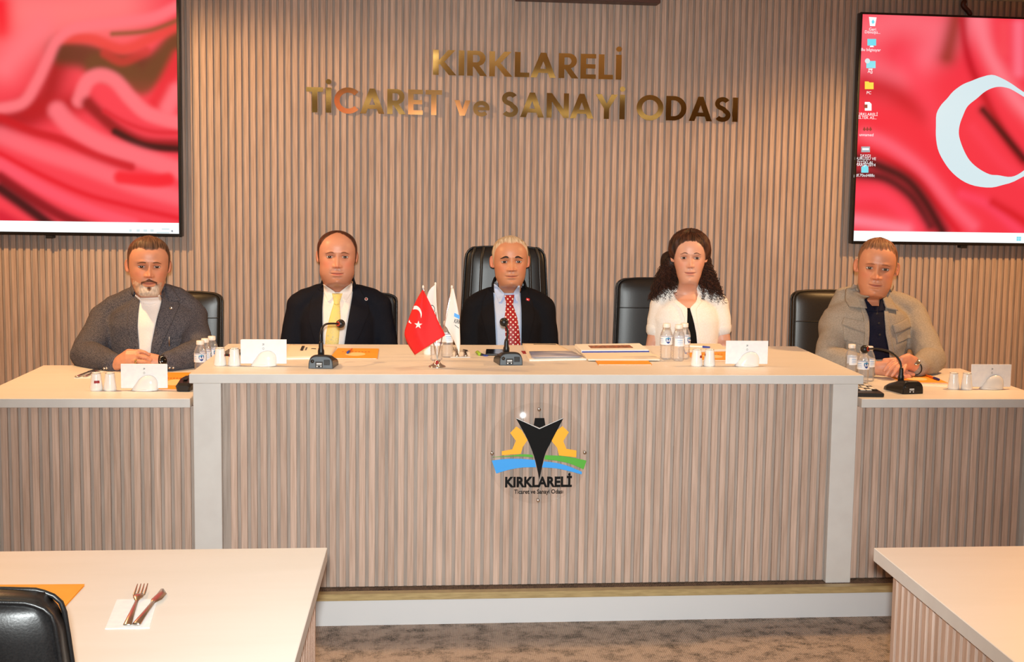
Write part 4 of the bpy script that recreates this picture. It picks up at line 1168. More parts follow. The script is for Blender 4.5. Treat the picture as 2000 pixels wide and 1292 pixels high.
# the lower edge runs from the left corner to the right corner: shear by the two edges
def on_flag(poly, m, nm, t, org, yplane):
    pts = [at(a, b, yplane)-org for a, b in poly]
    vs = [tuple(p) for p in pts]
    bm = bmesh.new(); f = bm.faces.new([bm.verts.new(v) for v in vs]); bmesh.ops.triangulate(bm, faces=[f])
    return put(nm, from_bm(nm, bm, m), t)
c_out = [(809, 597), (814, 597), (819.5, 601), (823, 608), (823.8, 614), (822.5, 621)]
c_in = [(821.8, 618), (821, 612), (817.5, 606), (812, 603.5), (806.5, 604)]
ZY = FY-.0475
on_flag([tuple(p)[:2] for p in spline([(a, b, 0) for a, b in c_out], 24)]+[tuple(p)[:2] for p in spline([(a, b, 0) for a, b in c_in], 20)], M['flagwhite'], 'crescent', red, ro, ZY)
sp = []
for k in range(10):
    a = -PI/2+.06+k*PI/5; r = 8.2 if k % 2 == 0 else 3.3
    sp.append((817+r*math.cos(a), 634+r*math.sin(a)))
pts_ = [at(a, b, ZY)-ro for a, b in sp]; cen = at(817, 634, ZY)-ro
put('star', mesh('star', pts_+[cen], [((i+1) % 10, i, 10) for i in range(10)], M['flagwhite']), red)
on_flag([(799.5, 624), (801, 628), (804, 631), (802, 631.5), (798, 629)], M['flagwhite'], 'crescent_tip', red, ro, FY-.022)
yw = lambda u, v: FY+.030+.012*math.sin(2.6*u+1)*(.3+v)+.010*v
wf, wo = flag('white table flag with a round emblem, behind the red flag', [(850, 556), (842, 562), (836, 572), (833, 590), (834, 620), (838, 650), (842, 668)], [(851.5, 556), (852, 575), (853, 600), (856, 625), (860, 640), (868, 655), (872, 668)], yw, M['flagwhite'])
rg = [(843+6.5*math.cos(a), 604+9*math.sin(a)) for a in np.linspace(0, 2*PI, 25)[:-1]]
on_flag(rg, M['ink'], 'emblem', wf, wo, FY+.022); on_flag([(843+(a-843)*.82, 604+(b-604)*.82) for a, b in rg], M['flagwhite'], 'emblem_inner', wf, wo, FY+.0212)
for k in range(3): on_flag([(841+k*2.2, 600+k*2), (842.6+k*2.2, 601+k*2), (842+k*2.2, 606+k*2), (840.5+k*2.2, 605+k*2)], M['ink'], 'emblem_mark', wf, wo, FY+.0208)
yk = lambda u, v: FY-.004-.020*math.sin(2.4*u)*(.4+.6*v)+.012*math.sin(5*u)*v
kf, ko = flag('white table flag with a blue logo band, right of the red flag', [(881, 563), (877, 590), (872, 620), (869, 634), (873, 640), (879, 650), (889, 655)], [(886, 563), (892, 590), (897, 620), (898.5, 650), (899, 672), (898, 690), (897.5, 696)], yk, M['flagwhite'])
on_flag([(887.5, 610.5), (897.5, 615.5), (897.8, 623), (886.5, 617.5)], M['logo_blue'], 'logo_band', kf, ko, FY-.030)
me = text('logo_text', 'KIRK', .014, M['ink'], .0002, bold=.0003); fit_text(me, 0, .024, 0, .016)
p = at(886.5, 630, FY-.0305); o_ = put('logo_text', me, kf, p-ko); o_.rotation_euler = (0, .22, .0)
on_flag([(888.5, 634), (896.5, 640), (896.3, 641.2), (888.2, 635.2)], M['ink'], 'logo_line', kf, ko, FY-.030)

# ------------------------------------------------------------------ people
def gs(x, z, x0, z0, sx, sz): return np.exp(-((x-x0)/sx)**2-((z-z0)/sz)**2)
def sstep(a, b, x):
    t = np.clip((x-a)/(b-a), 0, 1); return t*t*(3-2*t)
PROF = np.array([  # z, front, back, half width   (skull .23 high, eyes at 0, chin -.112)
    [-.200, .050, .068, .062], [-.175, .044, .064, .0535], [-.150, .040, .060, .0500], [-.134, .042, .058, .0490], [-.126, .052, .058, .0492],
    [-.119, .070, .058, .0500], [-.112, .0805, .059, .0510], [-.104, .0862, .061, .0535], [-.092, .0880, .063, .0585], [-.076, .0885, .068, .0640],
    [-.058, .0890, .076, .0665], [-.040, .0885, .084, .0695], [-.020, .0880, .091, .0725], [0.0, .0885, .095, .0748], [.018, .0915, .097, .0760], [.032, .0925, .098, .0765]])
_zd = np.linspace(-.200, .032, 233)
_pd = [np.interp(_zd, PROF[:, 0], PROF[:, k]) for k in (1, 2, 3)]
_k = np.array([1, 2, 3, 4, 3, 2, 1.]); _k /= _k.sum()
_pd = [np.convolve(np.pad(a, 3, mode='edge'), _k, 'valid') for a in _pd]
TOP = .117
def prof(z, jaw=1.0, wide=1.0):
    if z <= .032:
        f, b, w = [np.interp(z, _zd, a) for a in _pd]
        q = sstep(-.03, -.075, z)*sstep(-.135, -.115, z)
        return f, b, w*(1+(jaw-1)*q)*wide
    q = (1-((z-.032)/(TOP-.032))**2.25)**.5 if z < TOP else 0.0
    return .0925*q, .098*q, .0765*q*wide
TH = np.concatenate([np.linspace(-180, -78, 22)[:-1], np.linspace(-78, 78, 105), np.linspace(78, 180, 22)[1:-1]])
ZR = np.concatenate([np.linspace(-.200, -.125, 14)[:-1], np.linspace(-.125, .035, 100)[:-1], .032+(TOP-.032)*np.sin(np.linspace(.03, PI/2-.02, 30))])
def head_point(th, z, P):
    f, b, w = prof(z, P.get('jaw', 1), P.get('wide', 1))
    s, c = math.sin(math.radians(th)), math.cos(math.radians(th))
    e = .90
    x = w*math.copysign(abs(s)**e, s)
    y = -f*abs(c)**e if c > 0 else b*abs(c)**.95
    return x, y
def face_disp(x, z, P):
    """forward displacement of the face, metres"""
    d = np.zeros_like(x)
    n = P.get('nose', 1.0)
    t = np.clip((.018-z)/.052, 0, 1)
    w = (.0062+.0056*t**1.5)*P.get('nosew', 1)
    under = sstep(-.0460, -.0365, z)
    d += n*(.0022+.0195*t**1.3)*np.exp(-(np.abs(x)/w)**1.8)*under*sstep(.034, .010, z)
    d += n*.0040*gs(x, z, 0, -.0335, .0085, .0075)
    lipk = P.get('lips', 1.0)
    lens = np.clip(1-(x/.0280)**2, 0, 1)
    for s in (-1, 1):
        d += n*.0070*gs(x, z, s*.0150*P.get('nosew', 1), -.0370, .0056, .0066)
        d -= .0105*gs(x, z, s*.0300, .0005, .0165, .0112)
        d -= .0075*gs(x, z, s*.0185, .001, .0062, .0085)
        d += .0050*gs(x, z, s*.030, .0215, .019, .0070)
        d += .0035*gs(x, z, s*.047, -.024, .015, .014)
        d += P.get('cheek', 1.0)*.0028*gs(x, z, s*.036, -.046, .016, .016)
        d -= .0012*gs(x, z, s*(.0185-(z+.045)*.46), z, .0050, 1)*sstep(-.076, -.064, z)*sstep(-.034, -.044, z)
        d -= .0028*gs(x, z, s*.0066, -.0440, .0030, .0022)
        d -= .0012*gs(x, z, s*.0262, -.0668, .0050, .0050)
    d += lipk*.0048*np.exp(-((z+.0610)/.0042)**2)*lens + lipk*.0056*np.exp(-((z+.0737)/.0048)**2)*np.clip(1-(x/.024)**2, 0, 1)
    d -= .0050*np.exp(-((z+.0668)/.0017)**2)*sstep(.030, .023, np.abs(x))
    d -= .0038*gs(x, z, 0, -.0838, .0150, .0042)
    d += .0068*gs(x, z, 0, -.0990, .0165, .0105)*P.get('chin', 1.0)
    d -= .0016*gs(x, z, 0, -.052, .0030, .006)
    return d
def make_head(P):
    nz, nt = len(ZR), len(TH)
    X = np.zeros((nz, nt)); Y = np.zeros((nz, nt)); Z = np.zeros((nz, nt))
    for j, z in enumerate(ZR):
        for i, th in enumerate(TH):
            X[j, i], Y[j, i] = head_point(th, z, P); Z[j, i] = z
    T = np.tile(TH, (nz, 1))
    front = sstep(88, 62, np.abs(T))
    D = face_disp(X/P.get('fw', P.get('wide', 1)), Z, P)*front
    Y = Y-D
    # neck leans back
    nk = sstep(-.115, -.20, Z); Y = Y+.018*nk
    G0 = Z.copy(); Z = np.where(Z < 0, Z*P.get('low', 1.0), np.where(Z > .02, .02+(Z-.02)*P.get('up', 1.0), Z))
    P['G0'] = G0
    return X, Y, Z, T
def skin_colours(X, Y, Z, T, P):
    X = X/P.get('fw', P.get('wide', 1))
    base = np.array(srgb(*P['skin'])[:3]); C_ = np.tile(base, X.shape+(1,)).reshape(X.shape+(3,)).copy()
    def mix(w, c):
        c = np.array(srgb(*c)[:3]); C_[:] = C_*(1-w[..., None])+c*w[..., None]
    front = sstep(95, 75, np.abs(T))
    red = P.get('blush', (226, 130, 108))
    for s in (-1, 1):
        mix(.35*gs(X, Z, s*.043, -.030, .020, .018)*front, red)
        mix(.55*gs(X, Z, s*.0315, .0055, .015, .0050)*front, P.get('lid', (170, 104, 78)))
        mix(.35*gs(X, Z, s*.0315, -.0115, .013, .0045)*front, P.get('lid', (170, 104, 78)))
        mix(.75*gs(X, Z, s*.0070, -.0455, .0036, .0022)*front, (96, 44, 34))
    mix(.30*gs(X, Z, 0, -.035, .014, .010)*front, red)
    lip = P.get('lip', (198, 106, 94))
    lk = P.get('lips', 1.0)
    zu = -.0668+lk*.0078*np.clip(1-(np.abs(X)/.0275)**1.7, 0, 1)*(1-.18*np.exp(-(X/.0035)**2)); zl = -.0668-lk*.0098*np.clip(1-(np.abs(X)/.0262)**2, 0, 1)
    lw = sstep(0, .0016, zu-Z)*sstep(0, .0020, Z-zl)*front
    mix(P.get('lipw', .6)*lw, lip)
    mix(.85*np.exp(-((Z+.0668+.0012*np.cos(X*130))/.0012)**2)*sstep(.0295, .023, np.abs(X))*front, (112, 50, 42))
    st = P.get('stubble', 0)
    if st:
        lo = sstep(-.040, -.095, Z+.25*np.clip(.050-np.abs(X), -.02, .02))*sstep(-.15, -.118, Z)*front
        ms = gs(X, Z, 0, -.0535, .026, .0055)*front
        k = st*np.clip(np.maximum(lo*(1-.9*lw), ms), 0, 1)
        mix(k, P.get('stub_col', (120, 78, 60)))
    return C_
def grid_faces(nz, nt, keep=None, closed=True, off=0):
    fs = []
    for j in range(nz-1):
        for i in range(nt if closed else nt-1):
            i2 = (i+1) % nt
            if keep is None or (keep[j, i] and keep[j, i2] and keep[j+1, i] and keep[j+1, i2]):
                fs.append((off+j*nt+i, off+j*nt+i2, off+(j+1)*nt+i2, off+(j+1)*nt+i))
    return fs
def ear_vf(side, base, k=1.0):
    vs = []; fs = []; nr, na = 7, 26
    for j in range(nr+1):
        r = j/nr
        for i in range(na):
            a = 2*PI*i/na
            ry = .0165*k*(1+.18*math.sin(a)); rz = .0315*k
            u = r*ry*math.cos(a)-.002*math.sin(a); v = r*rz*math.sin(a)*(1 if math.sin(a) > 0 else .95)
            h = .0035+.0060*math.exp(-((r-.86)/.16)**2)-.003*math.exp(-((r-.5)/.2)**2)+.003*math.exp(-(r/.25)**2)
            if r > .97: h = 0
            # ear plane leans out at the back
            out = .55*(u+.0165)+h
            vs.append((side*(.071+out), .012+u*.80+h*.2, -.006+v))
    for j in range(nr):
        for i in range(na):
            i2 = (i+1) % na
            q = (base+j*na+i, base+j*na+i2, base+(j+1)*na+i2, base+(j+1)*na+i); fs.append(q if side < 0 else q[::-1])
    # back of the ear
    b2 = len(vs)
    for i in range(na): vs.append((side*.069, .006+.010*math.cos(2*PI*i/na), -.006+.024*math.sin(2*PI*i/na)))
    for i in range(na):
        i2 = (i+1) % na
        q = (base+nr*na+i, base+nr*na+i2, base+b2+i2, base+b2+i); fs.append(q if side < 0 else q[::-1])
    return vs, fs
def lid_vf(cx, cy, cz, r, upper, base, drop):
    vs = []; fs = []; na, nb = 16, 6
    for j in range(nb+1):
        # elevation from lid edge to socket
        for i in range(na+1):
            a = -1.25+2.5*i/na
            edge = drop*(1-(a/1.25)**2*.75) if upper else -drop*(1-(a/1.25)**2*.8)
            el = edge+(1.25 if upper else -1.25)*(j/nb)
            vs.append((cx+1.18*r*math.sin(a)*math.cos(el), cy-r*math.cos(a)*math.cos(el), cz+r*math.sin(el)))
    for j in range(nb):
        for i in range(na):
            fs.append((base+j*(na+1)+i, base+j*(na+1)+i+1, base+(j+1)*(na+1)+i+1, base+(j+1)*(na+1)+i))
    return vs, fs
M['skin'] = vcol_mat('skin', .42, .45, .06, 500, sss=.0)
M['hair_v'] = vcol_mat('hair', .55, .35, .5, 260, (1, .35, .35))
M['eye'] = vcol_mat('eyeball', .12, .5)
def remesh(name, parts, voxel, smooth_it=4, mat_=None, fac=.5):
    """fuse overlapping closed pieces into one skin"""
    bm = bmesh.new()
    for vs, fs in parts:
        me = mesh('p', vs, fs); bm.from_mesh(me); bpy.data.meshes.remove(me)
    bmesh.ops.recalc_face_normals(bm, faces=bm.faces)
    me = bpy.data.meshes.new(name); bm.to_mesh(me); bm.free()
    ob = bpy.data.objects.new('tmp', me); COL.objects.link(ob)
    rm = ob.modifiers.new('r', 'REMESH'); rm.mode = 'VOXEL'; rm.voxel_size = voxel
    sm = ob.modifiers.new('s', 'SMOOTH'); sm.factor = fac; sm.iterations = smooth_it
    dg = bpy.context.evaluated_depsgraph_get()
    out = bpy.data.meshes.new_from_object(ob.evaluated_get(dg))
    bpy.data.objects.remove(ob, do_unlink=True); bpy.data.meshes.remove(me)
    out.name = name; out.materials.clear()
    if mat_: out.materials.append(mat_)
    out.polygons.foreach_set('use_smooth', [True]*len(out.polygons))
    return out
def get_co(me):
    co = np.zeros(len(me.vertices)*3); me.vertices.foreach_get('co', co); return co.reshape(-1, 3)
def loft_z(secs, seg=36):
    """closed body of elliptical slices: (z, cx, cy, rx, ry)"""
    vs = []; fs = []
    for (z, cx_, cy_, rx, ry) in secs:
        for k in range(seg):
            a = 2*PI*k/seg
            ca, sa = math.cos(a), math.sin(a)
            vs.append((cx_+rx*math.copysign(abs(ca)**.9, ca), cy_+ry*math.copysign(abs(sa)**.9, sa), z))
    n = len(secs)
    for j in range(n-1):
        for k in range(seg):
            k2 = (k+1) % seg
            fs.append((j*seg+k, j*seg+k2, (j+1)*seg+k2, (j+1)*seg+k))
    fs.append(tuple(range(seg))[::-1]); fs.append(tuple((n-1)*seg+k for k in range(seg)))
    return vs, fs
def wrinkle(me, amp, seed, fn=None):
    co = get_co(me); nrm = np.zeros(len(me.vertices)*3); me.vertices.foreach_get('normal', nrm); nrm = nrm.reshape(-1, 3)
    d = np.zeros(len(co))
    for i, c in enumerate(co):
        d[i] = noise.noise((c[0]*9+seed, c[1]*9, c[2]*14))*.6+noise.noise((c[0]*22+c[2]*14+seed, c[1]*20, c[2]*20-c[0]*10))*.4
    if fn is not None: d = d*fn(co)
    co = co+nrm*(d*amp)[:, None]
    me.vertices.foreach_set('co', co.ravel()); me.update()
def bvh_of(meshes):
    vs = []; fs = []
    for me in meshes:
        b = len(vs)
        if isinstance(me, tuple):
            vs += list(me[0]); fs += [tuple(b+i for i in f) for f in me[1]]
        else:
            vs += [v.co.copy() for v in me.vertices]; fs += [tuple(b+i for i in p.vertices) for p in me.polygons]
    return BVHTree.FromPolygons(vs, fs)
def resample(pl, n):
    P = [Vector((a, b, 0)) for a, b in pl]
    L = [0]
    for a, b in zip(P[:-1], P[1:]): L.append(L[-1]+(b-a).length)
    out = []
    for k in range(n+1):
        s = L[-1]*k/n
        i = max(j for j in range(len(L)) if L[j] <= s+1e-9); i = min(i, len(P)-2)
        t = (s-L[i])/max(1e-9, L[i+1]-L[i]); out.append(P[i].lerp(P[i+1], t))
    return out
def drape(name, bvh, left, right, off, m, parent, nu=10, nv=26, th=.004, bulge=0.0, smooth_curve=False, off0=None, yblur=2):
    """cloth piece between two measured edges (x,z in the figure's space) laid on the front of the figure"""
    if smooth_curve:
        left = [(p.x, p.y) for p in spline([(a, b, 0) for a, b in left], 24)]; right = [(p.x, p.y) for p in spline([(a, b, 0) for a, b in right], 24)]
    L = resample(left, nv); Rr = resample(right, nv)
    Y = np.full((nv+1, nu+1), np.nan); XY = np.zeros((nv+1, nu+1, 2))
    for j in range(nv+1):
        for i in range(nu+1):
            p = L[j].lerp(Rr[j], i/nu); XY[j, i] = (p.x, p.y)
            h = bvh.ray_cast(Vector((p.x, -2, p.y)), Vector((0, 1, 0)))
            if h[0] is not None: Y[j, i] = h[0].y
    mean = np.nanmean(Y)
    for j in range(nv+1):
        for i in range(nu+1):
            if np.isnan(Y[j, i]) or Y[j, i] > mean+.20: Y[j, i] = mean
    for _ in range(yblur):
        Q = np.pad(Y, 1, mode='edge')
        Y = np.minimum(Y, (Q[:-2, 1:-1]+Q[2:, 1:-1]+Q[1:-1, :-2]+Q[1:-1, 2:]+2*Y)/6)
    vs = []; fs = []
    for side in (0, 1):
        for j in range(nv+1):
            for i in range(nu+1):
                b = bulge*math.sin(PI*i/nu)
                of_ = off if off0 is None else off0+(off-off0)*min(1, 3*j/nv)
                vs.append((XY[j, i, 0], Y[j, i]-of_-b+(th if side else 0), XY[j, i, 1]))
    n = (nu+1)*(nv+1)
    for j in range(nv):
        for i in range(nu):
            a = j*(nu+1)+i
            fs.append((a, a+nu+1, a+nu+2, a+1)); fs.append((n+a, n+a+1, n+a+nu+2, n+a+nu+1))
    rim = [i for i in range(nu)] + [j*(nu+1)+nu for j in range(nv)] + [nv*(nu+1)+i for i in range(nu, 0, -1)] + [j*(nu+1) for j in range(nv, 0, -1)]
    for k in range(len(rim)):
        a, b = rim[k], rim[(k+1) % len(rim)]; fs.append((a, b, n+b, n+a))
    bm = bmesh.new(); tmp = mesh(name, vs, fs); bm.from_mesh(tmp); bpy.data.meshes.remove(tmp)
    me = from_bm(name, bm, m, True)
    return put(name, me, parent)
def hair_cap(P, X, Y, Z, T, RM, hc, style):
    """hair shell grown from the scalp; hairline is a list of (angle, height)"""
    ang = np.array([a for a, _ in style['line']]); hz = np.array([b for _, b in style['line']])
    hl = np.interp(np.abs(T), ang, hz)
    jit = np.zeros_like(hl)
    for j in range(hl.shape[0]):
        for i in range(hl.shape[1]): jit[j, i] = noise.noise((T[j, i]*.12, Z[j, i]*10, P['seed']))*style.get('jag', .004)
    sl = np.gradient(np.interp(np.abs(TH), ang, hz), TH)/.00132
    Zm = P['G0']
    m_ = np.clip((Zm-(hl+jit))/np.sqrt(1+sl**2)[None, :]/style.get('soft', .012), -1, 1)
    keep = m_ > -.9
    th = style['thick']*np.clip(m_, 0, 1)**style.get('rise', .9)
    th = th*(1+style.get('top', 0)*sstep(.04, .10, Z)+style.get('side', 0)*sstep(40, 80, np.abs(T)))
    cx_ = np.stack([X, Y-.0, Z-.02], -1); nrm = cx_/np.linalg.norm(cx_, axis=-1, keepdims=True)
    rid = np.zeros_like(hl)
    fx, fz = style.get('freq', (60, 12))
    for j in range(hl.shape[0]):
        for i in range(hl.shape[1]):
            a = math.atan2(X[j, i], -Y[j, i])
            rid[j, i] = noise.noise((X[j, i]*fx*3, a*fx*.25, Z[j, i]*fz+P['seed']))+.5*noise.noise((X[j, i]*fx*7, Y[j, i]*fz, Z[j, i]*fz*1.5+3))
    th = th+style.get('ridge', .0015)*rid*np.clip(m_, 0, 1)
    th = np.where(m_ <= 0, -.0010+.005*m_, th-.0010)
    Q = np.stack([X, Y, Z], -1)+nrm*th[..., None]
    c1, c2 = np.array(srgb(*style['col'][0])[:3]), np.array(srgb(*style['col'][1])[:3])
    w = np.clip(.5+.9*rid, 0, 1)
    col = c1*(1-w[..., None])+c2*w[..., None]
    if 'sidecol' in style:
        s = sstep(45, 75, np.abs(T))*sstep(.05, .0, Z); c3 = np.array(srgb(*style['sidecol'])[:3]); col = col*(1-s[..., None])+c3*s[..., None]
    sk = np.array(srgb(*P['skin'])[:3]); e_ = sstep(style.get('fade', .45), 0, m_)*.75; col = col*(1-e_[..., None])+sk*e_[..., None]
    nz, nt = X.shape
    vs = [RM@Vector(q)+hc for q in Q.reshape(-1, 3)]
    fs = grid_faces(nz, nt, keep)
    # crown cap
    vs.append(RM@Vector((0, 0, .02+(TOP-.02)*P.get('up', 1)+style['thick']*(1+style.get('top', 0))-.001))+hc); cl = len(vs)-1
    fs += [((nz-1)*nt+i, (nz-1)*nt+(i+1) % nt, cl) for i in range(nt)]
    cc = np.vstack([col.reshape(-1, 3), col[-1].mean(0)])
    return vs, fs, cc
def person(label, hc, P, body_parts, hands):
    """hc: eye-level centre of the head in the world; the figure's origin is under it on the dais"""
    org = Vector((hc.x, P['ty'], DAIS))
    t = thing('person', label, 'person', org)
    hl = hc-org
    RM = Matrix.Rotation(math.radians(P.get('yaw', 0)), 3, 'Z') @ Matrix.Rotation(math.radians(P.get('roll', 0)), 3, 'Y') @ Matrix.Rotation(math.radians(P.get('nod', 0)), 3, 'X')
    sc = P.get('scale', 1.0); RM = RM @ Matrix.Scale(sc, 3)
    X, Y, Z, T = make_head(P)
    C_ = skin_colours(X, Y, P['G0'], T, P)
    nz, nt = X.shape
    vs = [RM@Vector((x, y, z))+hl for x, y, z in zip(X.ravel(), Y.ravel(), Z.ravel())]
    # the neck stays upright while the head turns
    for i in range(len(vs)):
        z = Z.ravel()[i]
        k = float(sstep(-.108, -.165, P['G0'].ravel()[i]))
        if k > 0: vs[i] = vs[i].lerp(Vector((X.ravel()[i]*sc*P.get('neckw', 1)+hl.x+P.get('neckx', 0), (Y.ravel()[i]-.010)*sc+P.get('necky', -.01), z*sc+hl.z)), k)
    fs = grid_faces(nz, nt)
    vs.append(RM@Vector((0, 0, .02+(TOP-.02)*P.get('up', 1)))+hl); fs += [((nz-1)*nt+i, (nz-1)*nt+(i+1) % nt, len(vs)-1) for i in range(nt)]
    cols = list(C_.reshape(-1, 3))+[C_[-1].mean(0)]
    base = np.array(srgb(*P['skin'])[:3]); pink = np.array(srgb(*P.get('ear', (226, 138, 116)))[:3])
    for s in (-1, 1):
        e_v, e_f = ear_vf(s, len(vs), P.get('ears', 1)); vs += [RM@Vector(v)+hl for v in e_v]; fs += e_f; cols += [pink]*len(e_v)
    lidc = np.array(srgb(*P.get('lid', (170, 104, 78)))[:3])
    ey = -.0660; er = .0132; fw_ = P.get('fw', P.get('wide', 1))
    for s in (-1, 1):
        for up, drop in ((True, P.get('open', .33)), (False, .36)):
            l_v, l_f = lid_vf(s*.0315*fw_, ey, 0, er*1.09, up, len(vs), drop); vs += [RM@Vector(v)+hl for v in l_v]; fs += l_f
            edge = np.array(srgb(60, 34, 28)[:3])
            for j in range(7):
                for i in range(17): cols.append(edge if (j == 0 and up) else (edge*.5+lidc*.5 if j == 0 else (lidc*.4+base*.6)))
    nb = len(vs)
    # torso, arms and hands
    body = remesh('b', body_parts, .007, 5)
    bco = get_co(body); boff = len(vs)
    vs += [Vector(c) for c in bco]; fs += [tuple(boff+i for i in p.vertices) for p in body.polygons]; cols += [base]*len(bco)
    if hands:
        hm = remesh('h', hands, .0025, 2); hco = get_co(hm); boff = len(vs)
        vs += [Vector(c) for c in hco]; fs += [tuple(boff+i for i in p.vertices) for p in hm.polygons]
        hcol = np.array(srgb(*P.get('hand', P['skin']))[:3])
        for c in hco: cols.append(hcol*(1+.10*noise.noise(Vector(c)*60)))
    me = mesh('body', vs, fs, M['skin'], True, cols)
    put('body', me, t)
    ok = [hl.z-.235 < v.z < hl.z-.114*sc*P.get('low', 1) and abs(v.x-hl.x) < .12 for v in vs]
    P['neck'] = (vs, [f for f in fs if all(ok[i] for i in f)])
    headbvh = BVHTree.FromPolygons([v for v in vs[:nb]], [f for f in fs if max(f) < nb])
    # eyes
    for s in (-1, 1):
        ev = []; ef = []; ec = []; n1, n2 = 26, 20
        gx = P.get('gaze', 0)
        for j in range(n1+1):
            a = PI*j/n1
            for i in range(n2):
                b = 2*PI*i/n2
                ev.append(Vector((er*math.sin(a)*math.cos(b)*(1.0+.15*math.sin(a)), -er*math.cos(a), er*math.sin(a)*math.sin(b))))
                r = er*math.sin(a) if a < PI/2 else 1
                ec.append((.012, .010, .010) if r < .0026 else (np.array(srgb(*P.get('iris', (70, 44, 30)))[:3])*(1.0 if r < .0052 else .5) if r < .0062 else (.62, .56, .52)))
        for j in range(n1):
            for i in range(n2): ef.append((j*n2+i, j*n2+(i+1) % n2, (j+1)*n2+(i+1) % n2, (j+1)*n2+i))
        rot = Matrix.Rotation(math.radians(gx), 3, 'Z')
        em = mesh('eye', [RM@(rot@v+Vector((s*.0315*fw_, ey, 0)))+hl for v in ev], ef, M['eye'], True, ec)
        put('eye', em, t)
    # eyebrows
    b = P.get('brow', {}); bz = b.get('z', .0205); bc = b.get('col', (60, 40, 30)); bt = b.get('t', .0034)
    for s in (-1, 1):
        bv = []; bf = []; bcl = []; n = 18
        for i in range(n+1):
            u = i/n
            x = s*(.0135+.036*u)*fw_; z = bz+b.get('arch', .004)*math.sin(PI*min(1, u*1.15))-b.get('droop', .004)*u*u
            hw = bt*(.55+.55*math.sin(PI*min(1, .18+u*.75)))*(1-.65*u*u)*(.45+.55*float(sstep(0, .16, u)))
            for q in (-1, -.35, .35, 1):
                zz = z+q*hw
                p = RM@Vector((x, -.3, zz))+hl; d = (RM@Vector((0, 1, 0))).normalized()
                h = headbvh.ray_cast(p, d)
                y = h[0] if h[0] is not None else p+d*.21
                lift = .0013 if abs(q) < .5 else -.0003
                bv.append(y-d*lift); bcl.append(np.array(srgb(*bc)[:3])*(1+.25*noise.noise((x*900, zz*300, 1))))
        for i in range(n):
            for k in range(3): bf.append((4*i+k, 4*i+k+1, 4*i+k+5, 4*i+k+4))
        put('eyebrow', mesh('eyebrow', bv, bf, M['hair_v'], True, bcl), t)
    if 'hair' in P:
        hv, hf, hcl = hair_cap(P, X, Y, Z, T, RM, hl, P['hair'])
        put('hair', mesh('hair', hv, hf, M['hair_v'], True, hcl), t)
    return t, org, RM, hl, (X, Y, Z, T)
def torso_parts(z_sh, w, d, cy, lean=0.0, grow=0.0, zh=.47, neck=True):
    """local figure space: shoulders at height z_sh"""
    g = grow
    S_ = lambda z: lean*(z-zh)/(z_sh-zh)
    secs = [(zh-g, 0, cy+S_(zh), .165+g, .125+g), (zh+.10, 0, cy+S_(zh+.1), .170+g, .130+g), (z_sh-.30, 0, cy+S_(z_sh-.30), w*.86+g, d+g),
            (z_sh-.18, 0, cy+S_(z_sh-.18), w*.92+g, d*1.05+g), (z_sh-.09, 0, cy+S_(z_sh-.09), w*.94+g, d*.97+g), (z_sh-.035, 0, cy+S_(z_sh), w*.84+g, d*.80+g),
            (z_sh+.0, 0, cy+.005+S_(z_sh), w*.62+g, d*.64+g), (z_sh+.030, 0, cy+.012+S_(z_sh), w*.40+g, d*.52+g*.8), (z_sh+.055, 0, cy+.016+S_(z_sh), .064+g*.5, .062+g*.5)]
    return [loft_z(secs if neck else secs[:-2]+[(z_sh+.018, 0, cy+.024, w*.46, d*.46)])]
def trap(sh, zs, g=0.0, r=.045, inner=.03):
    s_ = 1 if sh.x > 0 else -1
    return tube_vf([(s_*inner, .012, zs+.030), (s_*.085, .012, zs+.020), sh.lerp(Vector((s_*.085, .012, zs+.02)), .35)+Vector((0, 0, .012)), sh+Vector((0, 0, .004))], [r+g, r+g, r+.006+g, r+.012+g], 14)
def arm_parts(sh, el, wr, r=(.062, .052, .042, .032), seg=14):
    sh, el, wr = Vector(sh), Vector(el), Vector(wr)
    pts = [sh, sh.lerp(el, .35), sh.lerp(el, .75), el, el.lerp(wr, .3), el.lerp(wr, .7), wr]
    rad = [r[0], r[0]*.97, r[1]*1.0, r[1]*.98, r[1]*.95, (r[2]+r[3])/2, r[3]]
    return tube_vf(pts, rad, seg)
def leg_parts(s, cy):
    return tube_vf([(s*.09, cy+.0, .515), (s*.11, cy-.22, .515), (s*.12, cy-.40, .50), (s*.12, cy-.43, .26), (s*.12, cy-.40, .05), (s*.12, cy-.50, .036)], [.085, .08, .06, .05, .04, .035], 12)
def finger(pts, r):
    n = len(pts); return tube_vf(pts, [r*(1-.22*i/(n-1)) for i in range(n)], 10)

# ---- cloth materials
def weave(name, c1, c2, scale, rough=.85, bump=.3, stretch=(1, 1, 1)):
    return noisy(name, srgb(*c1), srgb(*c2), stretch, scale, 3, rough, bump, .15, .38, .62)
M['tweed'] = noisy('grey_tweed', srgb(44, 46, 58), srgb(118, 112, 114), (1, 1, .6), 430, 3, .9, .4, .1, .34, .70)
M['navy'] = weave('navy_suit', (18, 19, 27), (26, 27, 36), 500, .8, .15)
M['charcoal'] = weave('black_suit', (15, 15, 20), (22, 22, 27), 500, .8, .15)
M['white_cotton'] = weave('white_cotton', (240, 234, 230), (246, 241, 238), 300, .8, .1)
M['blue_cotton'] = weave('pale_blue_cotton', (188, 205, 236), (200, 214, 240), 300, .75, .1)
M['white_jacket'] = weave('textured_white', (246, 241, 234), (252, 249, 245), 130, .85, .6, (1, 1, 2.2))
M['black_top'] = weave('black_top', (14, 14, 15), (20, 20, 22), 300)
M['beige'] = noisy('beige_canvas', srgb(146, 137, 126), srgb(166, 156, 145), (1, 1, 1), 220, 3, .85, .25, .15, .35, .65)
M['navy_polo'] = weave('navy_polo', (18, 20, 38), (26, 28, 48), 300)
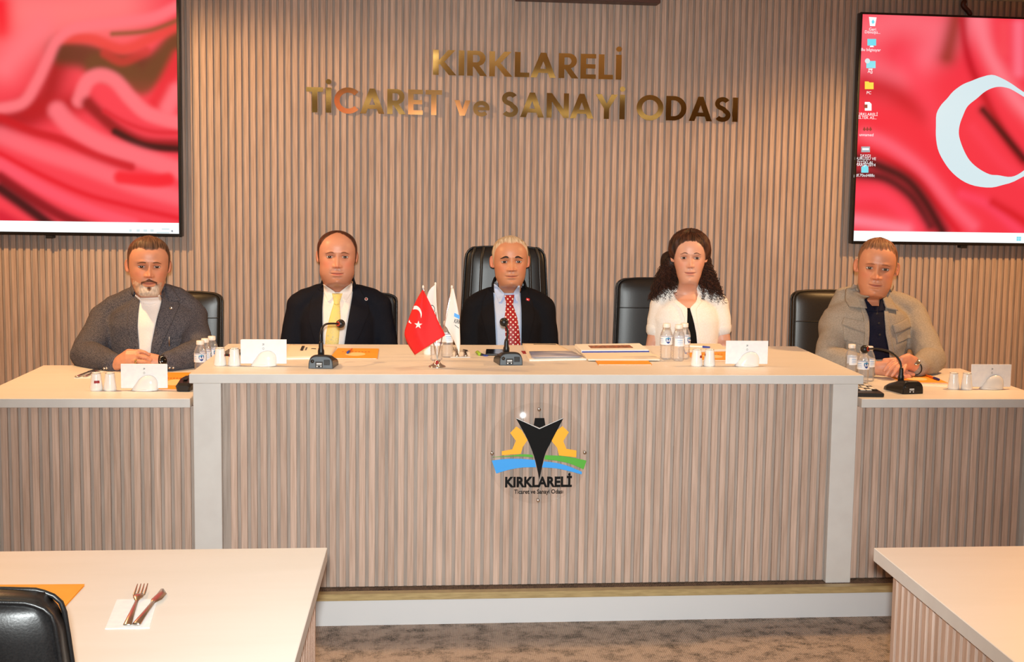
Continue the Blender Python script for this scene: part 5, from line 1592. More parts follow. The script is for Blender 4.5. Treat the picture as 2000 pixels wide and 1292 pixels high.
def tie_mat(name, c, dot, scale, size, paisley=False):
    m = mat(name, srgb(*c), .5, 0, .4); nt, N, L, b = nodes(m)
    tc = N.new('ShaderNodeTexCoord'); mp = N.new('ShaderNodeMapping'); mp.inputs['Rotation'].default_value = (0, math.radians(45), 0)
    cmb = N.new('ShaderNodeVectorMath'); cmb.operation = 'MULTIPLY'; cmb.inputs[1].default_value = (1, 0, 1)
    L.new(tc.outputs['Object'], cmb.inputs[0]); L.new(cmb.outputs[0], mp.inputs[0])
    vo = N.new('ShaderNodeTexVoronoi'); vo.inputs['Scale'].default_value = scale; vo.inputs['Randomness'].default_value = .75 if paisley else 0.0
    L.new(mp.outputs[0], vo.inputs['Vector'])
    cr = N.new('ShaderNodeValToRGB'); cr.color_ramp.interpolation = 'LINEAR'
    e = cr.color_ramp.elements; e[0].position = size; e[0].color = srgb(*dot); e[1].position = size+.05; e[1].color = srgb(*c)
    if paisley:
        e[0].color = srgb(*c); e[1].color = srgb(*dot); x_ = cr.color_ramp.elements.new(size+.14); x_.color = srgb(*c)
    L.new(vo.outputs['Distance'], cr.inputs[0]); L.new(cr.outputs[0], b.inputs['Base Color'])
    return m
M['tie_red'] = tie_mat('red_dotted_silk', (158, 20, 28), (240, 226, 214), 62, .20)
M['tie_yellow'] = tie_mat('yellow_silk', (240, 216, 130), (206, 196, 150), 55, .30, True)

def garment(name, parts, m, parent, voxel=.0075, it=6, amp=.004, seed=0, fn=None):
    me = remesh(name, parts, voxel, it, m)
    wrinkle(me, amp, seed, fn)
    return put(name, me, parent), me
def collar_band(name, pts, h, th, m, parent):
    """standing band: list of (x,y,z) lower points; rises h, leans in a little"""
    n = len(pts); vs = []; fs = []
    c = sum((Vector(p) for p in pts), Vector())/n
    for p in pts:
        p = Vector(p); o_ = Vector((p.x-c.x, p.y-c.y, 0)).normalized()
        vs += [p+o_*th, p+o_*th*.6-o_*.004+Vector((0, 0, h)), p-o_*.002-o_*.004+Vector((0, 0, h)), p-o_*.002]
    for i in range(n-1):
        for k in range(4): fs.append((4*i+k, 4*i+(k+1) % 4, 4*i+4+(k+1) % 4, 4*i+4+k))
    bm = bmesh.new(); tmp = mesh(name, vs, fs); bm.from_mesh(tmp)
    return put(name, from_bm(name, bm, m, True), parent)
def LX(org, Y):
    """measured photo point -> figure space (x,z) at depth Y"""
    return lambda px, py: (at(px, py, Y).x-org.x, at(px, py, Y).z-org.z)
def pin(name, p, r, m, parent, yoff=.003):
    o_ = put(name, lathe(name, [(0, 0), (r, 0), (r, .0012), (r*.7, .002), (0, .0022)], m, 16), parent, p); o_.rotation_euler = (PI/2, 0, 0); return o_
def front_y(bvh, x, z):
    h = bvh.ray_cast(Vector((x, -2, z)), Vector((0, 1, 0))); return h[0].y if h[0] is not None else 0

# =============================================================== 1: man in the grey tweed blazer
hc = at(290, 517, 5.40)
P1 = dict(low=1.06, lips=.8, skin=(204, 142, 112), hand=(212, 148, 116), seed=1, ty=5.52, yaw=15, ear=(212, 142, 116), roll=1.5, nod=2, scale=1.0, wide=1.10, fw=1.0, jaw=.96, nose=1.0, iris=(52, 34, 24), open=.16, lid=(160, 98, 74),
          brow=dict(col=(118, 80, 58), z=.0170, t=.0044, arch=.003), lip=(196, 112, 98),
          hair=dict(line=[(0, .070), (18, .072), (34, .076), (48, .070), (58, .060), (67, .036), (73, .008), (78, -.018), (83, -.034), (89, -.012), (100, .012), (115, -.02), (135, -.065), (180, -.080)], thick=.0085, top=.35, side=-.35, ridge=.0015, freq=(50, 8), soft=.024, rise=.8, fade=.25,
                    col=[(58, 38, 28), (116, 82, 60)], jag=.005))
org = Vector((hc.x, P1['ty'], DAIS)); loc = lambda px, py, Y: at(px, py, Y)-org
shR, shL = loc(207, 622, 5.55), loc(374, 620, 5.54)
elR, elL = loc(167, 693, 5.37), loc(389, 690, 5.36)
wrR, wrL = loc(228, 711, 5.20), loc(322, 708, 5.20)
zs = loc(289, 592, 5.52).z
def hand1():
    out = []
    T_ = lambda px, py, Y: loc(px, py, Y)
    # right hand over the left one, fingers pointing to the right of the photo
    out.append(tube_vf([wrR, T_(236, 706, 5.185), T_(252, 699, 5.170), T_(266, 698, 5.160)], [.028, .032, .042, .036], 14, [.85, .75, .62, .55], (0, .35, 1)))
    for (b, m1, m2, e, r) in (((258, 687, 5.190), (272, 685, 5.165), (283, 688, 5.160), (291, 692.5, 5.165), .0094),
                              ((258, 695, 5.165), (273, 695, 5.142), (285, 698, 5.138), (294.5, 702, 5.146), .0096),
                              ((257, 704, 5.150), (271, 705, 5.130), (283, 706.5, 5.128), (292, 708.5, 5.138), .0093),
                              ((255, 713, 5.145), (267, 715, 5.128), (277, 716, 5.127), (285, 717, 5.135), .0084)):
        out.append(finger([T_(*b), T_(*m1), T_(*m2), T_(*e)], r))
    out.append(finger([T_(240, 700, 5.205), T_(256, 690, 5.225), T_(270, 688, 5.232), T_(281, 690, 5.23)], .0115))
    # left hand underneath
    out.append(tube_vf([wrL, T_(308, 706, 5.195), T_(293, 705, 5.19), T_(280, 707, 5.19)], [.027, .030, .036, .032], 14, [.85, .75, .6, .5], (0, .3, 1)))
    for k, (a, b) in enumerate(((693, 690), (700, 699), (708, 708), (715, 716))):
        out.append(finger([T_(288, a+2, 5.195-.008*k), T_(272, b, 5.198-.008*k), T_(262, b+2, 5.195-.008*k), T_(254, b+3, 5.19-.008*k)], .0100))
    out.append(finger([T_(305, 700, 5.20), T_(296, 695, 5.215), T_(284, 693, 5.225)], .0110))
    return out
skinny = torso_parts(zs, .205, .115, .0) + [arm_parts(shR, elR, wrR, (.045, .04, .034, .027)), arm_parts(shL, elL, wrL, (.045, .04, .034, .027)), leg_parts(-1, .05), leg_parts(1, .05), trap(shR, zs), trap(shL, zs)]
t, org, RM, hl, G = person('man in a grey tweed blazer and white T-shirt, hands clasped on the left wing desk', hc, P1, skinny, hand1())
bl_parts = torso_parts(zs, .215, .135, .0, grow=.008) + [trap(shR, zs, .014), trap(shL, zs, .014), arm_parts(shR, elR, elR.lerp(wrR, .86), (.070, .068, .060, .046)), arm_parts(shL, elL, elL.lerp(wrL, .86), (.070, .068, .060, .046))]
ob, jm = garment('blazer', bl_parts, M['tweed'], t, amp=.007, seed=3)
bv = bvh_of([jm, P1['neck']]); q = LX(org, 5.40)
# t-shirt
drape('t_shirt', bv, [q(267, 582), q(268, 600), q(270, 640), q(274, 670), q(276, 692)], [q(312, 580), q(310, 600), q(304, 640), q(299, 670), q(297, 692)], .004, M['white_cotton'], t, 10, 26, .008, .004)
tubep = []
for px, py in ((266, 577), (271, 588), (280, 595), (290, 597), (300, 595), (308, 588), (313, 575)):
    x, z = q(px, py); tubep.append((x, front_y(bv, x, z)-.006, z))
put('neck_rib', tube('neck_rib', spline(tubep, 20), .0055, M['white_cotton'], 8), t)
# lapels and collar
drape('lapel', bv, [q(262, 562), q(254, 580), q(246, 600), q(250, 640), q(262, 668), q(272, 690)], [q(266, 566), q(268, 586), q(269, 605), q(271, 640), q(274, 668), q(276, 692)], .009, M['tweed'], t, 8, 26, .009)
drape('lapel', bv, [q(314, 566), q(313, 586), q(311, 605), q(306, 640), q(301, 668), q(298, 690)], [q(320, 562), q(332, 582), q(346, 596), q(340, 620), q(328, 650), q(310, 690)], .009, M['tweed'], t, 8, 26, .009)
drape('collar', bv, [q(314, 560), q(318, 574), q(324, 590)], [q(324, 562), q(336, 574), q(346, 590)], .014, M['tweed'], t, 6, 10, .008)
cpts = [loc(px, py, Y) for px, py, Y in ((263, 578, 5.47), (258, 566, 5.52), (262, 560, 5.575), (280, 556, 5.61), (300, 556, 5.61), (318, 559, 5.575), (321, 566, 5.52), (315, 578, 5.47))]
collar_band('collar_back', spline(cpts, 20), .022, .012, M['tweed'], t)
x, z = q(332, 602); pin('lapel_pin', (x, front_y(bv, x, z)-.0205, z), .0065, M['steel'], t)
x, z = q(333, 660); put('pocket_pen', tube('pocket_pen', [(x, front_y(bv, x, z)-.010, z-.03), (x, front_y(bv, x, z)-.010, z+.008)], .0035, M['chrome'], 8), t)
x0, z0 = q(318, 668); x1, z1 = q(352, 660)
drape('breast_pocket', bv, [q(322, 664), q(322, 672)], [q(356, 658), q(356, 666)], .004, M['tweed'], t, 8, 3, .004)
# cuffs, ring, watch, buttons
for w_, d_ in ((wrR, elR), (wrL, elL)):
    a = d_.lerp(w_, .83); b = d_.lerp(w_, .885)
    put('cuff', tube('cuff', [a, b], [.046, .0445], M['tweed'], 18), t)
rp = loc(266, 706, 5.136)
rg_ = put('ring', lathe('ring', [(.0100, -.004), (.0118, -.0035), (.0124, 0), (.0118, .0035), (.0100, .004), (.0100, -.004)], mat('gold_ring', (.55, .40, .18, 1), .25, 1), 22), t, rp); rg_.rotation_euler = (0, PI/2+.05, 0)
wp = loc(317, 707, 5.195)
wt = put('wristwatch', lathe('wristwatch', [(.0290, -.010), (.0315, -.010), (.0315, .010), (.0290, .010), (.0290, -.010)], M['black'], 26), t, wp); wt.rotation_euler = (0, PI/2-.08, 0); wt.scale = (1, .95, 1)
fc_ = put('watch_face', lathe('watch_face', [(0, 0), (.0175, 0), (.0185, .002), (.0185, .006), (.017, .008), (0, .0085)], M['blackgloss'], 26), t, loc(318.5, 704, 5.168)); fc_.rotation_euler = (PI/2-.25, 0, .55); fc_.scale = (.8, 1, 1)
put('watch_rim', lathe('watch_rim', [(.0180, .0065), (.0193, .006), (.0193, .001), (.0180, .001)], M['chrome'], 26), fc_)
for px in (203, 208): pin('cuff_button', loc(px, 719-(px-203)*.1, 5.158), .0045, M['steel'], t)
for px in (331, 338): pin('cuff_button', loc(px, 718, 5.150), .0045, M['steel'], t)
# beard
X, Y, Z, T = G
def beard_mesh(t, P, RM, hl, G):
    X, Y, Z1, T = G
    X0 = X; X = X/P.get('fw', 1)
    Z = P['G0']
    front = np.abs(T) < 84
    ang = np.abs(T)
    upper = np.interp(ang, [0, 12, 22, 34, 48, 60, 72, 84], [-.078, -.078, -.070, -.062, -.053, -.041, -.029, -.018])
    low = np.interp(ang, [0, 30, 60, 84], [-.122, -.122, -.112, -.085])
    m1 = np.minimum((upper-Z)/.010, (Z-low)/.006)
    aX = np.abs(X)
    mst = np.minimum((.0350-aX)/.007, np.minimum((Z+.0640+aX*.55)/.004, (-.0470-aX*.42-Z)/.004))
    mk_ = np.maximum(m1, mst)
    mr_ = np.sqrt((X/.0245)**2+((Z+.0705)/.0085)**2)-1
    mk_ = np.minimum(mk_, mr_*2.2)
    keep = (mk_ > -.95) & front
    Q = np.stack([X0, Y, Z1], -1); n_ = np.stack([X0, Y, (Z+.05)*.6], -1); n_ /= np.linalg.norm(n_, axis=-1, keepdims=True)
    rid = np.array([[noise.noise((X[j, i]*260, Y[j, i]*60, Z[j, i]*90)) for i in range(X.shape[1])] for j in range(X.shape[0])])
    th = np.clip(mk_, 0, 1)*((.0035+.006*sstep(-.085, -.112, Z))*(1-.75*sstep(.034, .058, np.abs(X))))+rid*.0012*np.clip(mk_, 0, 1)
    th = np.where(mk_ <= 0, -.0010+.004*np.maximum(mk_, -1), th-.0010)
    Q = Q+n_*th[..., None]
    grey = np.array(srgb(206, 190, 176)[:3]); br = np.array(srgb(96, 60, 44)[:3]); tan = np.array(srgb(190, 140, 108)[:3])
    w = sstep(-.068, -.084, Z)*sstep(.003, .012, np.abs(X)+.012*sstep(-.090, -.100, Z))
    col = br*(1-w[..., None])+grey*w[..., None]
    s = sstep(.030, .046, np.abs(X)); col = col*(1-s[..., None])+(grey*.40+tan*.60)*s[..., None]
    e_ = sstep(.9, .1, mk_)*.8; sk = np.array(srgb(*P['skin'])[:3]); e_ = e_*sstep(.030, .045, np.abs(X)); col = col*(1-e_[..., None])+sk*e_[..., None]
    col = col*(1+.35*rid[..., None])
    nz, nt = X.shape
    put('beard', mesh('beard', [RM@Vector(v)+hl for v in Q.reshape(-1, 3)], grid_faces(nz, nt, keep), M['hair_v'], True, np.clip(col.reshape(-1, 3), 0, 1)), t)
beard_mesh(t, P1, RM, hl, G)

# =============================================================== suits
def suit_man(label, px, py, Yh, P, suit, shirt, tie_m, edges, tie_w, sh_px, knot, lap_out, pinspec):
    hc = at(px, py, Yh); org = Vector((hc.x, P['ty'], DAIS)); Yb = P['ty']
    loc = lambda a, b, Y: at(a, b, Y)-org
    zs = loc(px, sh_px[2], Yb).z
    shR, shL = loc(sh_px[0], sh_px[2]+14, Yb+.01), loc(sh_px[1], sh_px[2]+14, Yb+.01)
    elR = shR+Vector((-P['flare'], -.03, -.30)); elL = shL+Vector((P['flare'], -.03, -.30))
    wrR = Vector((-.14, -.34, .56)); wrL = Vector((.14, -.34, .56))
    W_ = (shL.x-shR.x)/2
    cxo = (shL.x+shR.x)/2
    hands = []
    for s, w in ((-1, wrR), (1, wrL)):
        hands.append(tube_vf([w, w+Vector((0, -.05, -.005)), w+Vector((-s*.01, -.09, -.012))], [.028, .036, .038], 12, [.8, .6, .5], (1, 0, 0)))
        for k in range(4):
            b = w+Vector((-s*.01+(k-1.5)*.019, -.09, -.012)); hands.append(finger([b, b+Vector((0, -.04, -.004)), b+Vector((0, -.065, -.018)), b+Vector((0, -.078, -.032))], .0095))
        hands.append(finger([w+Vector((-s*.02, -.04, 0)), w+Vector((-s*.045, -.07, -.005)), w+Vector((-s*.05, -.095, -.012))], .011))
    base = torso_parts(zs, W_*.95, .115, .0) + [trap(shR, zs), trap(shL, zs), arm_parts(shR, elR, wrR, (.045, .04, .034, .027)), arm_parts(shL, elL, wrL, (.045, .04, .034, .027)), leg_parts(-1, .05), leg_parts(1, .05)]
    t, org, RM, hl, G = person(label, hc, P, base, hands)
    parts = torso_parts(zs, W_*1.06, .138, .0, grow=.008) + [trap(shR, zs, .013), trap(shL, zs, .013), arm_parts(shR, elR, elR.lerp(wrR, .9), (.068, .062, .055, .044)), arm_parts(shL, elL, elL.lerp(wrL, .9), (.068, .062, .055, .044))]
    ob, jm = garment('suit_jacket', parts, suit, t, amp=.0045, seed=P['seed'])
    bv = bvh_of([jm, P['neck']]); q = LX(org, Yb-.12)
    lft, rgt = edges
    drape('shirt', bv, [q(*p) for p in lft], [q(*p) for p in rgt], .003, shirt, t, 12, 28, .008, .006)
    # lapels
    drape('lapel', bv, [q(*p) for p in lap_out[0]], [q(*p) for p in lft], .010, suit, t, 8, 28, .010)
    drape('lapel', bv, [q(*p) for p in rgt], [q(*p) for p in lap_out[1]], .010, suit, t, 8, 28, .010)
    # shirt collar wings and band
    for lf, rt in P['wings']:
        drape('collar_wing', bv, [q(*p) for p in lf], [q(*p) for p in rt], .017, shirt, t, 8, 14, .012, .003, yblur=4)
    zc = q(px, P['cz'])[1]
    ring2 = [(-.072, -.030, zc-.028), (-.076, -.005, zc-.010), (-.060, .058, zc+.008), (0, .088, zc+.014), (.060, .058, zc+.008), (.076, -.005, zc-.010), (.072, -.030, zc-.028)]
    collar_band('jacket_collar', spline(ring2, 24), .020, .008, suit, t)
    ring1 = [(-.058, -.020, zc-.020), (-.060, .010, zc-.010), (-.050, .054, zc+.006), (0, .080, zc+.012), (.050, .054, zc+.006), (.060, .010, zc-.010), (.058, -.020, zc-.020)]
    collar_band('collar_band', spline(ring1, 24), .024, .003, shirt, t)
    # tie
    nb_ = [jm]
    drape('tie', bv, [q(*p) for p in tie_w[2]], [q(*p) for p in tie_w[3]], .014, tie_m, t, 8, 22, .006, .005)
    kv = [q(*p) for p in tie_w[0]]; kw = [q(*p) for p in tie_w[1]]
    drape('tie_knot', bv, kv, kw, .024, tie_m, t, 8, 10, .018, .008)
    for s_, sh, el in ((-1, shR, elR), (1, shL, elL)):
        pass
    x, z = q(*pinspec[0]); yy = front_y(bv, x, z)-.0115
    if pinspec[1] == 'round':
        pin('lapel_pin', (x, yy, z), .0075, M['cap'], t); pin('lapel_pin_centre', (x, yy-.0018, z+.001), .0052, M['inkred'], t)
    else:
        fl = put('lapel_pin', box('lapel_pin', (-.008, -.0015, -.006), (.008, .0005, .006), M['flagred'], .0008, 1), t, (x, yy, z)); fl.rotation_euler = (0, .25, 0)
        pin('lapel_pin_mark', (x-.001, yy-.0012, z), .003, M['flagwhite'], t)
    return t

P2 = dict(low=1.14, up=.93, lips=.9, skin=(212, 150, 122), seed=2, ty=5.78, yaw=5.0, ear=(218, 150, 126), flare=.06, cz=556, wings=[([(629, 556), (630, 572), (640, 590)], [(633, 556), (655, 573), (645, 587)]), ([(682, 556), (660, 573), (670, 587)], [(686, 555), (686, 572), (675, 590)])], roll=0.5, nod=2, scale=1.0, wide=1.12, fw=1.10, jaw=1.10, nose=.95, iris=(48, 30, 24), open=.30, blush=(232, 124, 102), cheek=1.4,
          stubble=.42, stub_col=(120, 72, 54), brow=dict(col=(132, 84, 62), z=.0190, t=.0040, arch=.004, droop=.006), lip=(204, 100, 88),
          hair=dict(line=[(0, .1115), (15, .111), (30, .107), (44, .095), (53, .078), (58, .060), (67, .036), (73, .008), (78, -.018), (83, -.034), (89, -.012), (100, .012), (115, -.02), (135, -.065), (180, -.080)], thick=.0048, side=.35, ridge=.0006, freq=(60, 20),
                    col=[(56, 28, 18), (88, 48, 32)], jag=.003, soft=.008), collar=(27, -14, 3, 1, 21, 16), cy=(-.065, -.118, -.150, -.150))
suit_man('man in a navy suit with a pale yellow tie, behind the left microphone', 658.5, 498.5, 5.72, P2, M['navy'], M['white_cotton'], M['tie_yellow'],
         ([(629, 572), (629, 585), (629, 600), (631, 640), (633, 690)], [(687, 572), (686, 585), (684, 600), (678, 640), (671, 690)]),
         ([(647, 574), (650, 584), (653, 594)], [(668, 574), (665, 584), (662, 594)], [(652, 590), (644, 620), (638, 650), (635, 690)], [(663, 590), (666, 620), (664, 650), (661, 690)]),
         (588, 737, 586), (657, 572), ([(617, 566), (603, 590), (600, 620), (612, 655), (625, 690)], [(698, 562), (716, 590), (722, 612), (706, 650), (684, 690)]), ((714, 586), 'round'))
P3 = dict(low=1.01, up=.94, lips=.75, skin=(204, 142, 108), seed=5, ty=5.78, yaw=1, flare=.035, cz=556, wings=[([(966, 556), (967, 571), (975, 592)], [(970, 557), (988, 576), (979, 590)]), ([(1012, 557), (1003, 576), (1009, 588)], [(1016, 556), (1017, 572), (1013, 591)])], roll=-1.0, nod=1, scale=.99, wide=1.07, jaw=1.02, nose=.95, nosew=1.1, iris=(46, 32, 24), open=.26, cheek=1.5, lip=(190, 104, 88), ear=(218, 146, 122),
          stubble=.22, stub_col=(150, 112, 92), brow=dict(col=(46, 34, 32), z=.0205, t=.0056, arch=.004, droop=.006),
          hair=dict(line=[(0, .088), (12, .090), (25, .092), (40, .086), (51, .074), (58, .060), (67, .036), (73, .008), (78, -.018), (83, -.034), (89, -.012), (100, .012), (115, -.02), (135, -.065), (180, -.080)], thick=.0075, top=.25, side=-.35, ridge=.0014, freq=(45, 9),
                    col=[(170, 146, 118), (222, 204, 178)], jag=.006, soft=.020), collar=(27, -15, 4, 1, 20, 17), cy=(-.065, -.118, -.150, -.150))
suit_man('man in a black suit with a red polka-dot tie, at the middle of the desk', 996.5, 508.5, 5.72, P3, M['charcoal'], M['blue_cotton'], M['tie_red'],
         ([(965, 574), (966, 585), (966, 600), (967, 640), (969, 690)], [(1019, 574), (1019, 585), (1019, 600), (1018, 640), (1017, 690)]),
         ([(986, 578), (988, 587), (990, 597)], [(1006, 577), (1004, 587), (1002, 597)], [(989, 594), (985, 620), (986, 650), (987, 690)], [(1002, 594), (1010, 620), (1014, 650), (1017, 690)]),
         (930, 1058, 592), (996, 575), ([(955, 566), (944, 590), (940, 615), (948, 650), (960, 690)], [(1028, 564), (1042, 590), (1046, 615), (1036, 650), (1024, 690)]), ((1033, 587), 'flag'))

# =============================================================== 4: woman in the white jacket
hc = at(1346.5, 501, 5.66)
P4 = dict(low=1.13, ears=.82, skin=(220, 166, 142), seed=8, ty=5.72, yaw=-8, ear=(222, 162, 140), neckw=.92, roll=0, nod=2, scale=.92, wide=1.08, fw=1.06, jaw=.92, nose=.85, nosew=.9, iris=(44, 30, 24), open=.34, lip=(196, 112, 104), blush=(236, 148, 124), chin=.85,
          brow=dict(col=(84, 52, 44), z=.0225, t=.0027, arch=.005, droop=.004),
          hair=dict(line=[(0, .084), (20, .081), (36, .070), (48, .050), (58, .024), (66, .004), (76, -.016), (88, .0), (100, .010), (115, -.03), (135, -.075), (180, -.100)], thick=.0085, top=.2, side=2.3, ridge=.0030, freq=(34, 10), rise=.9, fade=.2,
                    col=[(34, 18, 12), (84, 48, 30)], jag=.005, soft=.022))
org = Vector((hc.x, P4['ty'], DAIS)); loc = lambda px, py, Y: at(px, py, Y)-org
zs = loc(1345, 585, 5.72).z
shR, shL = loc(1292, 601, 5.735), loc(1400, 598, 5.735)
elR, elL = loc(1274, 690, 5.70), loc(1415, 688, 5.70)
wrR, wrL = Vector((-.10, -.40, .64)), Vector((.12, -.40, .64))
hands = []
for s, w in ((-1, wrR), (1, wrL)):
    hands.append(tube_vf([w, w+Vector((0, -.045, -.005)), w+Vector((-s*.01, -.08, -.012))], [.024, .031, .033], 12, [.8, .6, .5], (1, 0, 0)))
    for k in range(4):
        b = w+Vector((-s*.01+(k-1.5)*.017, -.08, -.012)); hands.append(finger([b, b+Vector((0, -.036, -.004)), b+Vector((0, -.06, -.016)), b+Vector((0, -.072, -.028))], .0082))
    hands.append(finger([w+Vector((-s*.02, -.035, 0)), w+Vector((-s*.04, -.062, -.005)), w+Vector((-s*.045, -.085, -.012))], .0095))
base = torso_parts(zs, .165, .105, .0) + [trap(shR, zs, -.006), trap(shL, zs, -.006), arm_parts(shR, elR, wrR, (.044, .040, .034, .024)), arm_parts(shL, elL, wrL, (.044, .040, .034, .024)), leg_parts(-1, .05), leg_parts(1, .05)]
t, org, RM, hl, G = person('woman in a white short-sleeved jacket over a black top, long curly dark hair', hc, P4, base, hands)
jk = torso_parts(zs, .168, .118, .0, grow=.006, neck=False) + [trap(shR, zs, .004, .045, .07), trap(shL, zs, .004, .045, .07)]
# short sleeves end above the elbow
for sh, el in ((shR, elR), (shL, elL)):
    e2 = sh.lerp(el, .46)
    jk.append(tube_vf([sh+Vector((0, 0, .01)), sh.lerp(el, .3), e2], [.056, .057, .053], 16))
ob, jm = garment('jacket', jk, M['white_jacket'], t, amp=.004, seed=12)
bv = bvh_of([jm, P4['neck']]); q = LX(org, 5.60)
# neckline skin, black top and the jacket fronts
drape('neckline', bv, [q(1324, 566), q(1322, 574), q(1328, 589), q(1342, 604)], [q(1369, 566), q(1370, 574), q(1365, 588), q(1349, 604)], .003, None, t, 14, 24, .012, .001, off0=-.003, yblur=0)
nk = [c for c in t.children if c.name.startswith('neckline')][0]
a = nk.data.color_attributes.new('Col', 'FLOAT_COLOR', 'POINT'); a.data.foreach_set('color', list(srgb(*P4['skin']))*len(nk.data.vertices)); nk.data.materials.clear(); nk.data.materials.append(M['skin'])
drape('black_top', bv, [q(1343, 602), q(1341, 620), q(1338, 645), q(1337, 690)], [q(1350, 602), q(1354, 620), q(1359, 645), q(1362, 690)], .004, M['black_top'], t, 8, 18, .006, .003)
drape('jacket_edge', bv, [q(1313, 570), q(1315, 578), q(1320, 592), q(1331, 604), q(1337, 622), q(1334, 650), q(1331, 690)], [q(1319, 570), q(1321, 577), q(1326.5, 588), q(1344, 602), q(1342, 622), q(1339, 650), q(1337, 690)], .0075, M['white_jacket'], t, 5, 28, .008)
drape('jacket_edge', bv, [q(1372, 570), q(1371, 577), q(1366, 588), q(1349, 602), q(1353.5, 622), q(1359, 650), q(1362, 690)], [q(1379, 570), q(1378, 578), q(1374, 592), q(1362, 603), q(1362, 622), q(1366, 650), q(1370, 690)], .0075, M['white_jacket'], t, 5, 28, .008)
for sh, el in ((shR, elR), (shL, elL)):
    a_, b_ = sh.lerp(el, .44), sh.lerp(el, .475)
    put('sleeve_hem', tube('sleeve_hem', [a_, b_], [.0545, .0540], M['white_jacket'], 20), t)
# loose curls
def curls(t, hl, n_strands, rnd):
    bm_v = []; bm_f = []; cols = []
    c1 = np.array(srgb(30, 16, 11)[:3]); c2 = np.array(srgb(86, 46, 28)[:3])
    for k in range(n_strands):
        s = -1 if k % 2 else 1
        a = rnd.random(); b = rnd.random(); c = rnd.random()
        root = Vector((s*(.045+.03*a), .035+.05*b, -.010-.05*c+.04*rnd.random()))
        # left mass reaches further down, right mass wider
        zz = rnd.random()**.8
        end = Vector((s*(.052+.132*a**.8*(.45+.55*zz)), .055+.04*b-.06*rnd.random(), -.085-.130*zz))
        if s > 0: end.x += .012; end.z -= .010
        else: end.x += .004
        mid = root.lerp(end, .5)+Vector((s*.010*(.3+a), .01, .004+.010*rnd.random()))
        path = spline([root, mid, end], 34)
        ph = rnd.random()*6.28; turns = 4+4*rnd.random(); rr = .0040+.0050*rnd.random()
        pts = []
        for i, p in enumerate(path):
            u = i/34; d = rr*min(1, u*4)
            an = ph+turns*2*PI*u
            pts.append(p+Vector((math.cos(an)*d, math.sin(an)*d, math.sin(an+.8)*d*.6)))
        vs, fs = tube_vf(pts, [.0017*(1-.5*i/34) for i in range(35)], 3, 1.0, None, len(bm_v))
        bm_v += [v+hl for v in vs]; bm_f += fs
        cc = c1+(c2-c1)*(rnd.random()**1.6); cols += [cc]*len(vs)
    me = mesh('curls', bm_v, bm_f, M['hair_v'], True, cols)
    put('curls', me, t)
rc = random.Random(5)
curls(t, hl, 1700, rc)
core = []
for s in (-1, 1):
    core.append(tube_vf([hl+Vector((s*.040, .06, .0)), hl+Vector((s*.062, .075, -.06)), hl+Vector((s*.092, .085, -.11)), hl+Vector((s*.110, .09, -.155))], [.028, .032, .040, .030], 14))
core.append(tube_vf([hl+Vector((-.07, .085, -.03)), hl+Vector((.07, .085, -.03))], [.055, .055], 14))
cm_ = remesh('hair_mass', core, .008, 3)
wrinkle(cm_, .012, 4)
a = cm_.color_attributes.new('Col', 'FLOAT_COLOR', 'POINT'); a.data.foreach_set('color', list(srgb(36, 20, 14))*len(cm_.vertices)); cm_.materials.append(M['hair_v'])
put('hair_mass', cm_, t)

# =============================================================== 5: man in the beige jacket
hc = at(1712.5, 520, 5.25)
P5 = dict(low=1.04, lips=.75, skin=(206, 142, 110), hand=(214, 150, 122), seed=9, ty=5.40, yaw=-18, roll=4.5, nod=4, scale=1.045, wide=1.02, jaw=1.06, nose=1.05, nosew=1.1, iris=(84, 74, 62), open=.30, lip=(196, 106, 92),
          brow=dict(col=(158, 102, 74), z=.0190, t=.0040, arch=.002, droop=.005), stubble=.12, stub_col=(170, 110, 84), ear=(212, 142, 114),
          hair=dict(line=[(0, .080), (10, .078), (24, .080), (38, .078), (50, .068), (58, .060), (67, .036), (73, .008), (78, -.018), (83, -.034), (89, -.012), (100, .012), (115, -.02), (135, -.065), (180, -.080)], thick=.0075, top=.25, side=-.35, ridge=.0016, freq=(50, 14),
                    col=[(84, 54, 38), (150, 106, 76)], sidecol=(150, 122, 92), jag=.007, soft=.020))
org = Vector((hc.x, P5['ty'], DAIS)); loc = lambda px, py, Y: at(px, py, Y)-org
zs = loc(1715, 593, 5.40).z
shR, shL = loc(1643, 620, 5.42), loc(1781, 614, 5.42)
elR, elL = loc(1615, 700, 5.22), loc(1820, 704, 5.20)
wrR, wrL = loc(1706, 718, 5.06), loc(1790, 717, 5.07)
